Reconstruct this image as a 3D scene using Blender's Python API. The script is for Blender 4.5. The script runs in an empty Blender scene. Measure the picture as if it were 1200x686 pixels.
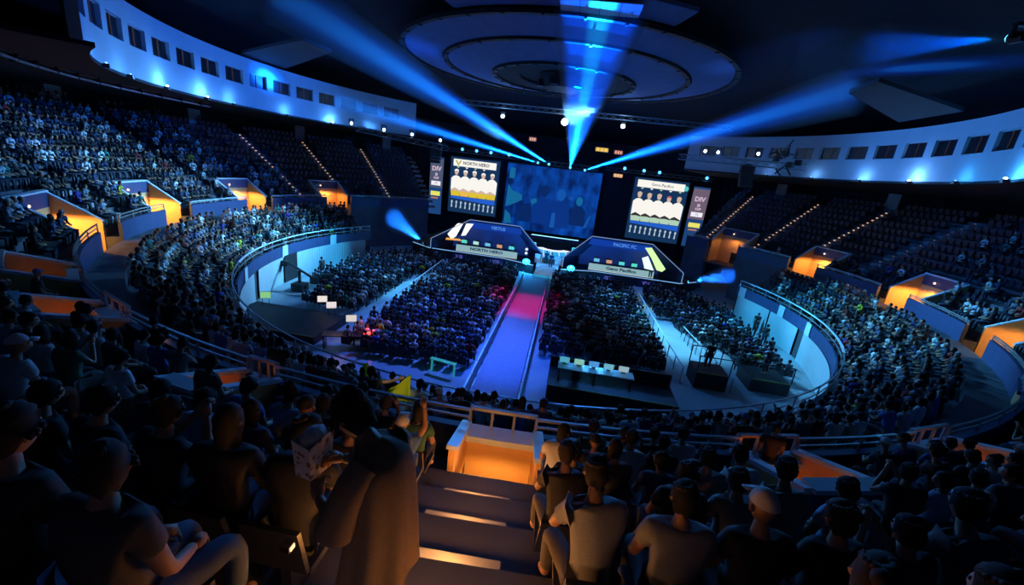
import bpy, bmesh, math, random
import numpy as np
from mathutils import Vector, Matrix
random.seed(7); RNG = np.random.default_rng(7)
SC = bpy.context.scene
COL = SC.collection
rad = math.radians

# ------------------------------------------------------------------ camera
cam_d = bpy.data.cameras.new('camera'); cam = bpy.data.objects.new('camera', cam_d); COL.objects.link(cam)
cam_d.sensor_width = 36.0; cam_d.sensor_fit = 'HORIZONTAL'
cam_d.lens = 495.1211 / 1200 * 36.0
cam_d.clip_start = 0.05; cam_d.clip_end = 400
CR, CU, CB = Vector((.983758, .13743989, .11545768)), Vector((-.1488594, .26523569, .95262317)), Vector((.10030493, -.95433763, .28138695))
CP = Vector((1.8975, -32.8616, 10.9608))
M3 = Matrix((CR, CU, CB)).transposed()
cam.matrix_world = Matrix.Translation(CP) @ M3.to_4x4()
SC.camera = cam
FPX = 495.1211
def project(p):
    d = Vector(p) - CP
    z = -d.dot(CB)
    if z < .05: return None
    return 600 + FPX * d.dot(CR) / z, 343 - FPX * d.dot(CU) / z, z

# ------------------------------------------------------------------ world, colour management
w = bpy.data.worlds.new('world'); SC.world = w; w.use_nodes = True
w.node_tree.nodes['Background'].inputs[0].default_value = (.004, .009, .03, 1)
w.node_tree.nodes['Background'].inputs[1].default_value = .25
SC.view_settings.view_transform = 'Standard'; SC.view_settings.look = 'None'
SC.view_settings.gamma = 1.0; SC.view_settings.exposure = 0.0
SC.cycles.use_denoising = True
SC.cycles.max_bounces = 4; SC.cycles.diffuse_bounces = 2; SC.cycles.volume_bounces = 0
SC.cycles.use_light_tree = True
SC.cycles.sample_clamp_indirect = 2.0

# ------------------------------------------------------------------ arena show lights (on the rig, except the added flag spot)
def spot(name, loc, target, color, energy, size, blend=.6, radius=.3):
    l = bpy.data.lights.new(name, 'SPOT'); l.color = color; l.energy = energy
    l.spot_size = rad(size); l.spot_blend = blend; l.shadow_soft_size = radius
    o = bpy.data.objects.new(name, l); COL.objects.link(o)
    o.location = loc
    o.rotation_euler = (Vector(target) - Vector(loc)).to_track_quat('-Z', 'Y').to_euler()
    return o
def point(name, loc, color, energy, radius=.15, parent=None):
    l = bpy.data.lights.new(name, 'POINT'); l.color = color; l.energy = energy; l.shadow_soft_size = radius
    o = bpy.data.objects.new(name, l); COL.objects.link(o); o.location = loc
    if parent is not None: o.parent = parent
    return o
BLUE = (.03, .16, 1.0); AZURE = (.06, .38, 1.0); CYAN = (.10, .62, 1.0); ICE = (.35, .70, 1.0)
# wash from the stage truss out over the audience (back light for the near tier)
spot('audience_wash_light', (-7.5, 18, 14.5), (-3, -24, 6), (.05, .32, 1.0), 15000, 40, .9, .4)
spot('audience_wash_light', (8.5, 18, 14.5), (5, -24, 6), (.05, .32, 1.0), 15000, 40, .9, .4)
spot('left_tier_light', (-4, 8, 16.4), (-23.5, -4, 5), (.22, .62, 1.0), 62000, 42, .9, .3)
spot('left_tier_light', (3, 6, 16.4), (-22, -13, 6), (.14, .50, 1.0), 38000, 42, .9, .3)
spot('right_tier_light', (3, 8, 16.4), (21.5, -7, 3.5), (.12, .56, 1.0), 52000, 38, .9, .3)
spot('right_tier_light', (-3, 2, 16.4), (18, -15, 4), (.06, .34, 1.0), 7000, 50, .9, .3)
spot('floor_wash_light', (-6, 6, 16.0), (-11, 1, 0), (.10, .40, 1), 16000, 60, .9, .4)
spot('floor_wash_light', (6, 6, 16.0), (9.5, 1, 0), (.09, .45, 1), 22000, 50, .9, .4)
spot('floor_violet_light', (-1, -2, 16.0), (-4, -8, 0), (.06, .17, 1), 22000, 56, .9, .4)
spot('floor_aisle_light', (-6, 2, 16.0), (-11.2, .5, 0), (.10, .62, 1), 16000, 24, .8, .1)
spot('floor_aisle_light', (6, -2, 16.0), (11.2, -2, 0), (.16, .66, 1), 22000, 30, .8, .1)
spot('floor_aisle_light', (7, 4, 16.0), (10.6, 6, 0), (.75, .8, .3), 5000, 10, .9, .1)
spot('balcony_wash_light', (-2, 2, 15.2), (-24, 0, 14.8), (.01, .17, 1), 15000, 62, .9, .3)
spot('balcony_wash_light', (-2, -6, 15.2), (-20, -14, 14.8), (.01, .15, 1), 8000, 50, .9, .3)
spot('balcony_wash_light', (2, 0, 15.2), (24, -2, 14.6), (.04, .26, .9), 13000, 60, .9, .3)
spot('drape_light', (-8, 2, 15.0), (-20.5, 1, 1.2), (.05, .52, 1), 20000, 38, .8, .2)
spot('drape_light', (8, 2, 15.0), (20.5, 2, 1.2), (.05, .52, 1), 20000, 38, .8, .2)
spot('stage_light', (-6, 8, 15.0), (-7, 16, 1), BLUE, 3500, 60, .8, .3)
spot('stage_light', (9, 8, 15.0), (9, 16, 1), BLUE, 3500, 60, .8, .3)
spot('runway_magenta_light', (.5, -3, 16.2), (-.3, .3, 0.3), (1, .01, .33), 11000, 27, .8, .1)
spot('runway_blue_light', (0, -12, 15.5), (-.35, -10, 0.3), (.005, .09, 1), 7000, 32, .7, .1)

spot('flag_fill_spot', (5, -30, 15.5), (-1.5, -24.25, 5.6), (1, .93, .55), 2600, 5.5, .5, .05)  # narrow white spot added only to brighten the yellow flags
# ------------------------------------------------------------------ materials
MATS = {}
def mat(name, col, rough=.6, metal=0., emit=None, es=0., noise=.12, scale=6., bump=0.):
    if name in MATS: return MATS[name]
    m = bpy.data.materials.new(name); m.use_nodes = True; nt = m.node_tree; N = nt.nodes; L = nt.links
    b = N['Principled BSDF']; b.inputs['Roughness'].default_value = rough; b.inputs['Metallic'].default_value = metal
    tc = N.new('ShaderNodeTexCoord'); nz = N.new('ShaderNodeTexNoise'); nz.inputs['Scale'].default_value = scale; nz.inputs['Detail'].default_value = 3
    L.new(tc.outputs['Object'], nz.inputs['Vector'])
    mx = N.new('ShaderNodeMix'); mx.data_type = 'RGBA'
    mx.inputs[6].default_value = (*[c * (1 - noise) for c in col], 1); mx.inputs[7].default_value = (*[min(1, c * (1 + noise)) for c in col], 1)
    L.new(nz.outputs[0], mx.inputs[0]); L.new(mx.outputs[2], b.inputs['Base Color'])
    if emit:
        b.inputs['Emission Color'].default_value = (*emit, 1); b.inputs['Emission Strength'].default_value = es
    if bump:
        bp = N.new('ShaderNodeBump'); bp.inputs['Strength'].default_value = bump; bp.inputs['Distance'].default_value = .02
        L.new(nz.outputs[0], bp.inputs['Height']); L.new(bp.outputs[0], b.inputs['Normal'])
    MATS[name] = m; return m
def objcol_mat(name, rough=.8, weave=60.):
    m = bpy.data.materials.new(name); m.use_nodes = True; nt = m.node_tree; N = nt.nodes; L = nt.links
    b = N['Principled BSDF']; b.inputs['Roughness'].default_value = rough
    oi = N.new('ShaderNodeObjectInfo'); tc = N.new('ShaderNodeTexCoord'); nz = N.new('ShaderNodeTexNoise'); nz.inputs['Scale'].default_value = weave
    L.new(tc.outputs['Object'], nz.inputs['Vector'])
    mr = N.new('ShaderNodeMapRange'); mr.inputs[3].default_value = .75; mr.inputs[4].default_value = 1.15; L.new(nz.outputs[0], mr.inputs[0])
    mx = N.new('ShaderNodeMix'); mx.data_type = 'RGBA'; mx.blend_type = 'MULTIPLY'; mx.inputs[0].default_value = 1
    L.new(oi.outputs['Color'], mx.inputs[6]); L.new(mr.outputs[0], mx.inputs[7]); L.new(mx.outputs[2], b.inputs['Base Color'])
    MATS[name] = m; return m
def attr_mat(name, rough=.8):
    m = bpy.data.materials.new(name); m.use_nodes = True; nt = m.node_tree; N = nt.nodes; L = nt.links
    b = N['Principled BSDF']; b.inputs['Roughness'].default_value = rough
    a = N.new('ShaderNodeAttribute'); a.attribute_name = 'Col'
    nz = N.new('ShaderNodeTexNoise'); nz.inputs['Scale'].default_value = 12
    mx = N.new('ShaderNodeMix'); mx.data_type = 'RGBA'; mx.blend_type = 'MULTIPLY'; mx.inputs[0].default_value = .4
    L.new(a.outputs['Color'], mx.inputs[6]); L.new(nz.outputs['Color'], mx.inputs[7]); L.new(mx.outputs[2], b.inputs['Base Color'])
    MATS[name] = m; return m
def screen_mat(name, c, s):     # lit LED surface
    return mat(name, (.01, .01, .015), .4, 0, c, s, .1, 3)
def beam_mat(name, density, aniso=.0, col=(1, 1, 1)):
    m = bpy.data.materials.new(name); m.use_nodes = True; nt = m.node_tree; N = nt.nodes; L = nt.links
    N.remove(N['Principled BSDF'])
    v = N.new('ShaderNodeVolumeScatter'); v.inputs['Color'].default_value = (*col, 1); v.inputs['Density'].default_value = density
    v.inputs['Anisotropy'].default_value = aniso
    L.new(v.outputs[0], N['Material Output'].inputs['Volume'])
    MATS[name] = m; return m

CONC = mat('tier_concrete', (.09, .10, .13), .85, 0, None, 0, .35, 1.3, .3)
CONC_D = mat('dark_concrete', (.05, .055, .07), .9, 0, None, 0, .3, 1.0, .3)
NAVY = mat('navy_paint', (.035, .06, .16), .5, 0, None, 0, .15, 2)
PALE = mat('pale_blue_rim', (.62, .74, .85), .4, 0, None, 0, .15, 3)
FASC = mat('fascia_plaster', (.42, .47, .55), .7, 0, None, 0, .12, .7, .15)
SIDEW = mat('side_wall_paint', (.20, .12, .09), .7)
ORANGE = mat('orange_wall_paint', (.85, .50, .20), .65, 0, None, 0, .15, 1.5, .1)
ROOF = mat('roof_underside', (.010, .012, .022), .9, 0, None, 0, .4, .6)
RING = mat('ceiling_ring_panel', (.12, .20, .45), .8, 0, None, 0, .2, 1.2, .2)
BLACK = mat('black_paint', (.012, .012, .016), .6, 0, None, 0, .3, 4)
DARKM = mat('dark_metal', (.04, .042, .05), .4, .7, None, 0, .2, 8)
STEEL = mat('rail_steel', (.45, .48, .52), .35, .6, None, 0, .15, 10)
TRUSSM = mat('truss_aluminium', (.30, .32, .36), .4, .7, None, 0, .15, 10)
GLASS = mat('window_dark_glass', (.006, .007, .012), .3, 0, None, 0, .2, 2)
MULL = mat('lit_mullion', (.12, .05, .02), .6, 0, (1, .3, .1), .01, .2, 4)
FLOOR = mat('arena_floor', (.34, .40, .44), .32, 0, None, 0, .25, .8, .05)
DRAPE = mat('white_drape', (.50, .60, .66), .85, 0, None, 0, .12, 1.2)
CURT = mat('black_curtain', (.010, .014, .030), .9, 0, None, 0, .4, 1.5)
CARPET = mat('runway_carpet', (.35, .32, .42), .8, 0, None, 0, .2, 5)
SEATM = mat('seat_plastic', (.016, .022, .045), .4, 0, None, 0, .2, 4)
SKIN = mat('skin', (.36, .19, .12), .55, 0, None, 0, .12, 20)
EYE = mat('eye', (.03, .02, .02), .2)
CLOTH = objcol_mat('cloth'); HAIRM = objcol_mat('hair_strands', .85, 140.)
CROWD = attr_mat('crowd_colours')
LEDW = screen_mat('led_white', (.75, .85, 1), 1.1)
LEDC = screen_mat('led_cyan', (.05, .65, 1), 2.2)
LEDB = screen_mat('led_blue', (.03, .18, 1), .9)
BULB = screen_mat('bulb_white', (.7, .88, 1), 14)
WARMB = screen_mat('bulb_warm', (1, .62, .38), 3.0)
STEPL = screen_mat('step_light_warm', (1, .55, .3), 1.7)

# ------------------------------------------------------------------ mesh helpers
class MB:
    def __init__(s): s.v = []; s.f = []; s.m = []
    def add(s, vs, fs, mi=0):
        n = len(s.v); s.v.extend([tuple(p) for p in vs]); s.f.extend([tuple(i + n for i in q) for q in fs]); s.m.extend([mi] * len(fs)); return s
    def box(s, c, d, rz=0., mi=0):
        x, y, z = [k / 2 for k in d]; co, si = math.cos(rz), math.sin(rz); vs = []
        for sx, sy, sz in ((-1, -1, -1), (1, -1, -1), (1, 1, -1), (-1, 1, -1), (-1, -1, 1), (1, -1, 1), (1, 1, 1), (-1, 1, 1)):
            px, py = sx * x, sy * y
            vs.append((c[0] + px * co - py * si, c[1] + px * si + py * co, c[2] + sz * z))
        return s.add(vs, [(0, 3, 2, 1), (4, 5, 6, 7), (0, 1, 5, 4), (1, 2, 6, 5), (2, 3, 7, 6), (3, 0, 4, 7)], mi)
    def tube(s, pts, rr, n=8, mi=0, cap=True):
        pts = [Vector(p) for p in pts]
        if not hasattr(rr, '__len__'): rr = [rr] * len(pts)
        rings = []; up = Vector((0, 0, 1)); base = len(s.v)
        for i, p in enumerate(pts):
            t = (pts[min(i + 1, len(pts) - 1)] - pts[max(i - 1, 0)]).normalized()
            a = t.cross(up)
            if a.length < .05: a = t.cross(Vector((0, 1, 0)))
            a.normalize(); b = a.cross(t)
            for k in range(n):
                q = 2 * math.pi * k / n
                s.v.append(tuple(p + a * (rr[i] * math.cos(q)) + b * (rr[i] * math.sin(q))))
        for i in range(len(pts) - 1):
            for k in range(n):
                k2 = (k + 1) % n
                s.f.append((base + i * n + k, base + (i + 1) * n + k, base + (i + 1) * n + k2, base + i * n + k2)); s.m.append(mi)
        if cap:
            s.f.append(tuple(base + k for k in range(n))); s.m.append(mi)
            e = base + (len(pts) - 1) * n; s.f.append(tuple(e + k for k in range(n))[::-1]); s.m.append(mi)
        return s
    def sphere(s, c, r, nu=10, nv=7, mi=0):
        if not hasattr(r, '__len__'): r = (r, r, r)
        vs = [(c[0], c[1], c[2] + r[2])]
        for j in range(1, nv):
            t = math.pi * j / nv
            for i in range(nu):
                q = 2 * math.pi * i / nu
                vs.append((c[0] + r[0] * math.sin(t) * math.cos(q), c[1] + r[1] * math.sin(t) * math.sin(q), c[2] + r[2] * math.cos(t)))
        vs.append((c[0], c[1], c[2] - r[2])); fs = []
        for i in range(nu): fs.append((0, 1 + i, 1 + (i + 1) % nu))
        for j in range(nv - 2):
            for i in range(nu):
                a = 1 + j * nu + i; b = 1 + j * nu + (i + 1) % nu
                fs.append((a, a + nu, b + nu, b))
        l = len(vs) - 1; o = 1 + (nv - 2) * nu
        for i in range(nu): fs.append((l, o + (i + 1) % nu, o + i))
        return s.add(vs, fs, mi)
    def arc(s, prof, a0, a1, step=3., closed=True, caps=True, mi=0):
        n = max(1, int(math.ceil(abs(a1 - a0) / step))); k = len(prof); vs = []; fs = []
        for i in range(n + 1):
            a = rad(a0 + (a1 - a0) * i / n); sa, ca = math.sin(a), math.cos(a)
            for R, z in prof: vs.append((R * sa, R * ca, z))
        kk = k if closed else k - 1
        for i in range(n):
            for j in range(kk):
                j2 = (j + 1) % k; fs.append((i * k + j, i * k + j2, (i + 1) * k + j2, (i + 1) * k + j))
        if closed and caps:
            fs.append(tuple(range(k))[::-1]); fs.append(tuple(n * k + j for j in range(k)))
        return s.add(vs, fs, mi)
    def prism(s, poly, z0, z1, mi=0):
        n = len(poly); vs = [(x, y, z0) for x, y in poly] + [(x, y, z1) for x, y in poly]
        fs = [tuple(range(n))[::-1], tuple(range(n, 2 * n))] + [(i, (i + 1) % n, n + (i + 1) % n, n + i) for i in range(n)]
        return s.add(vs, fs, mi)
    def slab(s, poly, y0, y1, mi=0):       # polygon in x-z, extruded in y
        n = len(poly); vs = [(x, y0, z) for x, z in poly] + [(x, y1, z) for x, z in poly]
        fs = [tuple(range(n)), tuple(range(n, 2 * n))[::-1]] + [(i, n + i, n + (i + 1) % n, (i + 1) % n) for i in range(n)]
        return s.add(vs, fs, mi)
    def mesh(s, name, mats, smooth=False):
        me = bpy.data.meshes.new(name); me.from_pydata(s.v, [], s.f)
        for m in (mats if isinstance(mats, (list, tuple)) else [mats]): me.materials.append(m)
        if any(s.m): me.polygons.foreach_set('material_index', s.m)
        if smooth: me.polygons.foreach_set('use_smooth', [True] * len(me.polygons))
        me.update(); return me
def obj(name, me, parent=None, loc=None, rz=None):
    o = bpy.data.objects.new(name, me); COL.objects.link(o)
    if parent is not None: o.parent = parent
    if loc is not None: o.location = loc
    if rz is not None: o.rotation_euler = (0, 0, rz)
    return o
def tag(o, label=None, cat=None, group=None, kind=None):
    if label: o['label'] = label
    if cat: o['category'] = cat
    if group: o['group'] = group
    if kind: o['kind'] = kind
    return o
def thing(name, label, cat, loc=(0, 0, 0), rz=0., group=None):
    o = bpy.data.objects.new(name, None); COL.objects.link(o); o.location = loc; o.rotation_euler = (0, 0, rz); o.empty_display_size = .2
    return tag(o, label, cat, group)
def struct(name, mb, m, label=None, smooth=False):
    o = obj(name, mb.mesh(name, m, smooth)); o['kind'] = 'structure'
    if label: o['label'] = label
    return o
def part(name, mb, m, parent, label=None, smooth=False):
    o = obj(name, mb.mesh(name, m, smooth), parent)
    if label: o['label'] = label
    return o
def pol(R, a, z=0.): return (R * math.sin(rad(a)), R * math.cos(rad(a)), z)
def copy_tree(o, parent=None):
    c = o.copy(); COL.objects.link(c)
    if parent is not None: c.parent = parent
    for ch in o.children: copy_tree(ch, c)
    return c
def text_mb(txt, size, depth=.01, bold=0.):
    cu = bpy.data.curves.new('lettering', 'FONT'); cu.body = txt; cu.size = size; cu.extrude = depth; cu.align_x = 'CENTER'; cu.align_y = 'CENTER'; cu.resolution_u = 2; cu.offset = bold
    o = bpy.data.objects.new('lettering', cu); COL.objects.link(o)
    dg = bpy.context.evaluated_depsgraph_get(); me = bpy.data.meshes.new_from_object(o.evaluated_get(dg))
    bpy.data.objects.remove(o); return me
def lettering(txt, size, m, parent, loc, bold=0., name='lettering', sx=1.):     # upright, facing -Y
    me = text_mb(txt, size, .01, bold); me.materials.clear(); me.materials.append(m)
    o = obj(name, me, parent, loc); o.rotation_euler = (rad(90), 0, 0); o.scale = (sx, 1, 1); return o

# ================================================================== BOWL
A_L, A_R = -64, 68            # the lower tier runs from A_R clockwise round the near side to A_L (=296)
E_END = 360 + A_L
mb = MB(); mb.prism([(34 * math.sin(rad(a)), 34 * math.cos(rad(a))) for a in range(0, 360, 6)], -.3, 0.)
struct('floor', mb, FLOOR, 'polished grey arena floor')
# front wall of the lower tier
mb = MB(); mb.arc([(20.0, 0), (20.25, 0), (20.25, 2.75), (20.0, 2.75)], A_R, E_END, 3)
struct('wall_floor_ring', mb, CONC_D, 'curved front wall between floor and lower tier')
RI = 20.35
LROWS = [(RI + .74 * j, 2.25 + .47 * j) for j in range(5)]
mb = MB()
prof = [(20.25, 0)]
for R, z in LROWS: prof += [(R, z), (R + .74, z)] if R == RI else [(R, z), (R + .74, z)]
prof += [(24.05, 4.75), (25.3, 4.75), (25.3, 0)]
mb.arc(prof, A_R, E_END, 3)
struct('lower_seating_tier', mb, CONC, 'stepped concrete lower seating tier')
# vomitories of the upper tier: centre angle, half width, is it seen from behind
VOM = [(-64, 3.4, 0), (-85.2, 3.3, 0), (-105.8, 3.3, 0), (-124.5, 3.4, 0), (50, 4.0, 0), (70.5, 3.4, 0), (92, 3.4, 0), (112.5, 3.3, 0),
       (132, 2.0, 1), (153.4, 1.6, 1), (164.3, 1.6, 1), (177.2, 1.55, 1), (190, .9, 1), (204.0, 2.0, 1), (214.5, 2.6, 1)]
URIN, UP, UR = 26.0, 1.03, .567
UROWS = [(URIN + UP * i, 5.40 + UR * i) for i in range(11)]
def norm(a): return a % 360
def in_vom(a, pad=0.):
    for c, h, _ in VOM:
        if abs((a - c + 180) % 360 - 180) < h + pad: return True
    return False
VR = 28.0
def vr_of(c, back): return 26.45 if c == 177.2 else (26.95 if back else 28.0)
def holes(R):
    out = sorted([(norm(c) - h - .12, norm(c) + h + .12) for c, h, b in VOM if vr_of(c, b) > R + .35])
    iv = [];
    for i in range(len(out)):
        a0 = out[i][1]; a1 = out[(i + 1) % len(out)][0] + (360 if i == len(out) - 1 else 0)
        if a1 > 360: iv += [(a0, 322), (40, a1 - 360)]
        else: iv.append((a0, a1))
    return iv
def vom_blocks(a, R, pad=0.):
    return any(abs((a - c + 180) % 360 - 180) < h + pad and R < vr_of(c, b) + .25 for c, h, b in VOM)
solid = []                       # angular intervals between vomitories
cs = sorted([(norm(c) - h, norm(c) + h) for c, h, _ in VOM])
for i in range(len(cs)):
    a0 = cs[i][1]; a1 = cs[(i + 1) % len(cs)][0] + (360 if i == len(cs) - 1 else 0)
    if a1 > 360: solid += [(a0, 322), (40, a1 - 360)]
    else: solid.append((a0, a1))
mb = MB()
for i, (R, z) in enumerate(UROWS):
    zp = UROWS[i - 1][1] if i else 4.75
    pr = [(R, zp - .1), (R, z), (R + UP, z), (R + UP, zp - .1)]
    if R + .35 < VR:
        for a0, a1 in holes(R): mb.arc(pr, a0, a1, 3)
    else: mb.arc(pr, 40, 322, 3)
for a0, a1 in solid: mb.arc([(25.3, 0), (25.3, 4.9), (26.0, 4.9), (26.0, 0)], a0, a1, 3)
struct('upper_seating_tier', mb, CONC, 'stepped concrete upper seating tier')
mb = MB(); mb.arc([(37.4, 9), (37.4, 11.1), (40, 11.1), (40, 16.5), (40.3, 16.5), (40.3, 9)], 0, 360, 4, caps=False)
struct('wall_outer', mb, CONC_D, 'outer wall behind the top row')

# parapet between the tiers
mb = MB()
for a0, a1 in solid: mb.arc([(25.25, 4.7), (25.42, 4.7), (25.42, 5.75), (25.25, 5.75)], a0, a1, 3)
struct('parapet_between_tiers', mb, NAVY, 'navy parapet between lower and upper tier')
def railing(label, R, z0, z1, a0, a1, dpost, mtop=PALE, wtop=.05, cap=None):
    t = thing('railing', label, 'railing', pol(R, (a0 + a1) / 2, z0)); t.location = (0, 0, 0)
    mbt = MB(); mbt.arc([(R - wtop, z1 - .05), (R + wtop, z1 - .05), (R + wtop, z1), (R - wtop, z1)], a0, a1, 2)
    part('top_rail', mbt, mtop, t)
    mbt = MB(); mbt.arc([(R - .02, (z0 + z1) / 2 - .02), (R + .02, (z0 + z1) / 2 - .02), (R + .02, (z0 + z1) / 2 + .02), (R - .02, (z0 + z1) / 2 + .02)], a0, a1, 3)
    part('middle_rail', mbt, STEEL, t)
    pm = MB().box((0, 0, (z1 - z0) / 2), (.05, .05, z1 - z0)).mesh('post', STEEL)
    n = max(1, int(abs(a1 - a0) / dpost))
    for k in range(n + 1):
        a = a0 + (a1 - a0) * k / n
        obj('post', pm, t, pol(R, a, z0), -rad(a))
    return t
sides = {0: 'far right', 1: 'near right', 2: 'near left', 3: 'far left'}
# rail on top of the ring wall
def vn(a):
    a = norm(a)
    return 'right' if a < 180 else 'left'
railing('long curved rail on the right floor wall in front of the lower tier', 20.12, 2.75, 3.5, 68, 118, 4.5, PALE, .06)
railing('long curved rail on the floor wall below the centre crowd', 20.12, 2.75, 3.5, 118.5, 240, 6, STEEL, .03)
railing('long curved rail on the left floor wall in front of the lower tier', 20.12, 2.75, 3.5, 240.5, 296, 4.5, PALE, .06)
# LED-free blue band along the wall head
t = thing('wall_band', 'dark blue band along the top of the left floor wall', 'band'); part('band', MB().arc([(19.9, 2.15), (20.0, 2.15), (20.0, 2.95), (19.9, 2.95)], 232, 296, 3), NAVY, t)
for a in (241, 262, 281): part('post', MB().arc([(19.84, 2.1), (19.92, 2.1), (19.92, 3.0), (19.84, 3.0)], a, a + 2.2, 3), PALE, t, 'pale post across the blue band')
t = thing('wall_band', 'dark blue band along the top of the right floor wall', 'band'); part('band', MB().arc([(19.9, 2.15), (20.0, 2.15), (20.0, 2.95), (19.9, 2.95)], 68, 125, 3), NAVY, t)
for a in (69, 84, 96): part('post', MB().arc([(19.84, 2.1), (19.92, 2.1), (19.92, 3.0), (19.84, 3.0)], a, a + 2.2, 3), PALE, t, 'pale post across the blue band')
rl = 0
names_solid = []
for a0, a1 in solid:
    m = norm((a0 + a1) / 2)
    if m > 40 and m < 320:
        side = 'right' if m < 180 else 'left'
        where = ('far ' if (m < 100 or m > 260) else 'near ') + side
        lab = f'pale rail on the {where} parapet between the tiers, {abs(round(180 - m))} degrees round from the centre aisle'
        lab = {True: f'pale topped rail on {where} parapet between the doorways at {round(m)} degrees'}[True]
        names_solid.append((a0, a1, m, where))
order = {}
for a0, a1, m, where in names_solid:
    order.setdefault(where, []).append((abs(180 - m), a0, a1))
ordw = ['nearest the centre stair', 'second from the centre stair', 'third from the centre stair', 'fourth from the centre stair', 'fifth from the centre stair', 'sixth from the centre stair']
for where, L in order.items():
    L.sort()
    for k, (_, a0, a1) in enumerate(L):
        railing(f'pale topped rail along the {where} parapet, {ordw[k]}', 25.34, 5.75, 6.0 if abs(norm(a0) - 180) > 60 else 6.15, a0, a1, 3.5, PALE if where.startswith('far') else STEEL, .07 if where.startswith('far') else .03)

# vomitories (sunken doorways), each a thing with its walls, rim and lamp
vl = {-64: 'small far left doorway nearest the stage', -85.2: 'far left doorway second from the stage', -105.8: 'left doorway third from the stage', -124.5: 'large left doorway beside the curved parapet',
      50: 'far right doorway nearest the stage, barely lit', 70.5: 'far right doorway with yellow wall', 92: 'right doorway with bright orange wall', 112.5: 'doorway at the right edge of the picture',
      132: 'near right doorway at the picture edge', 153.4: 'near right doorway in the dark, right of the railed one', 164.3: 'near doorway with yellow wall and rail, right of centre', 177.2: 'centre doorway at the foot of the near stair',
      190: 'small near doorway left of the yellow flags', 204.0: 'near left doorway with orange strip behind the crowd', 214.5: 'near left doorway with wide dim orange wall'}
for c, h, back in VOM:
    t = thing('doorway', 'sunken orange walled ' + vl[c], 'doorway')
    fz = 3.3; VR = vr_of(c, back)
    if back:
        part('front_wall', MB().arc([(25.25, fz), (25.42, fz), (25.42, 5.55), (25.25, 5.55)], c - h, c + h, 2), ORANGE, t)
        part('cap', MB().arc([(25.15, 5.55), (25.6, 5.55), (25.6, 5.68), (25.15, 5.68)], c - h - .3, c + h + .3, 2), PALE if c > 150 else NAVY, t)
        part('guard_rail', MB().arc([(25.22, 6.1), (25.3, 6.1), (25.3, 6.17), (25.22, 6.17)], c - h, c + h, 2), STEEL, t)
        for k in range(4): part('post', MB().box((0, 0, 0), (.05, .05, .5)), STEEL, t).location = pol(25.26, c - h + 2 * h * k / 3, 5.92)
    top = 5.4 + (VR - 26) * .5505 + (.62 if not back else .45)
    if not (c == 177.2):
        part('back_wall', MB().arc([(VR, fz), (VR + .2, fz), (VR + .2, top - .75), (VR, top - .75)], c - h, c + h, 2), ORANGE, t)
        part('header', MB().arc([(VR, top - .75), (VR + .2, top - .75), (VR + .2, top), (VR, top)], c - h, c + h, 2), NAVY, t)
        part('header_rim', MB().arc([(VR - .06, top), (VR + .26, top), (VR + .26, top + .09), (VR - .06, top + .09)], c - h, c + h, 2), PALE, t)
        part('door_shade', MB().arc([(VR - .03, fz), (VR, fz), (VR, fz + 1.3), (VR - .03, fz + 1.3)], c - .8, c + 1.0, 2), BLACK, t)  # black sheet on the wall stands for the shade inside the door
        lm = part('lamp', MB().sphere((0, 0, 0), .07), WARMB, t); lm.location = pol(VR - .12, c - h * .3, top - .45)
    part('pit_floor', MB().arc([(25.3, fz - .1), (VR, fz - .1), (VR, fz), (25.3, fz)], c - h, c + h, 2), CONC_D, t)
    for sgn in (-1, 1):
        a = c + sgn * h; da = .25 * sgn
        z_in, z_out = 5.75, top
        R0, R1 = (25.3 if back else 26.05), VR + .2
        vs = [pol(R0, a, fz), pol(R1, a, fz), pol(R1, a, z_out), pol(R0, a, z_in), pol(R0, a + da, fz), pol(R1, a + da, fz), pol(R1, a + da, z_out), pol(R0, a + da, z_in)]
        part('side_wall', MB().add(vs, [(0, 1, 2, 3), (7, 6, 5, 4), (0, 4, 5, 1), (1, 5, 6, 2), (2, 6, 7, 3), (3, 7, 4, 0)]), ORANGE, t)
        e = .1 * sgn
        vs = [pol(R0, a - e, z_in), pol(R1, a - e, z_out), pol(R1, a - e, z_out + .09), pol(R0, a - e, z_in + .09), pol(R0, a + da + e, z_in), pol(R1, a + da + e, z_out), pol(R1, a + da + e, z_out + .09), pol(R0, a + da + e, z_in + .09)]
        part('side_rim', MB().add(vs, [(0, 1, 2, 3), (7, 6, 5, 4), (0, 4, 5, 1), (1, 5, 6, 2), (2, 6, 7, 3), (3, 7, 4, 0)]), PALE, t)
    en = {-64: 60, -85.2: 130, -105.8: 200, -124.5: 150, 50: 14, 70.5: 90, 92: 130, 112.5: 40, 132: 20, 153.4: 22, 164.3: 60, 177.2: 26, 190: 30, 204.0: 40, 214.5: 9}[c]
    L0 = pol(27.3 if not back else 26.3, c, 6.0 if not back else 5.1)
    spot('doorway_lamp', L0, (L0[0], L0[1], 0), (1, .44, .11), en * (3.2 if not back else 1.9), 176, .1, .2)

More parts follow.
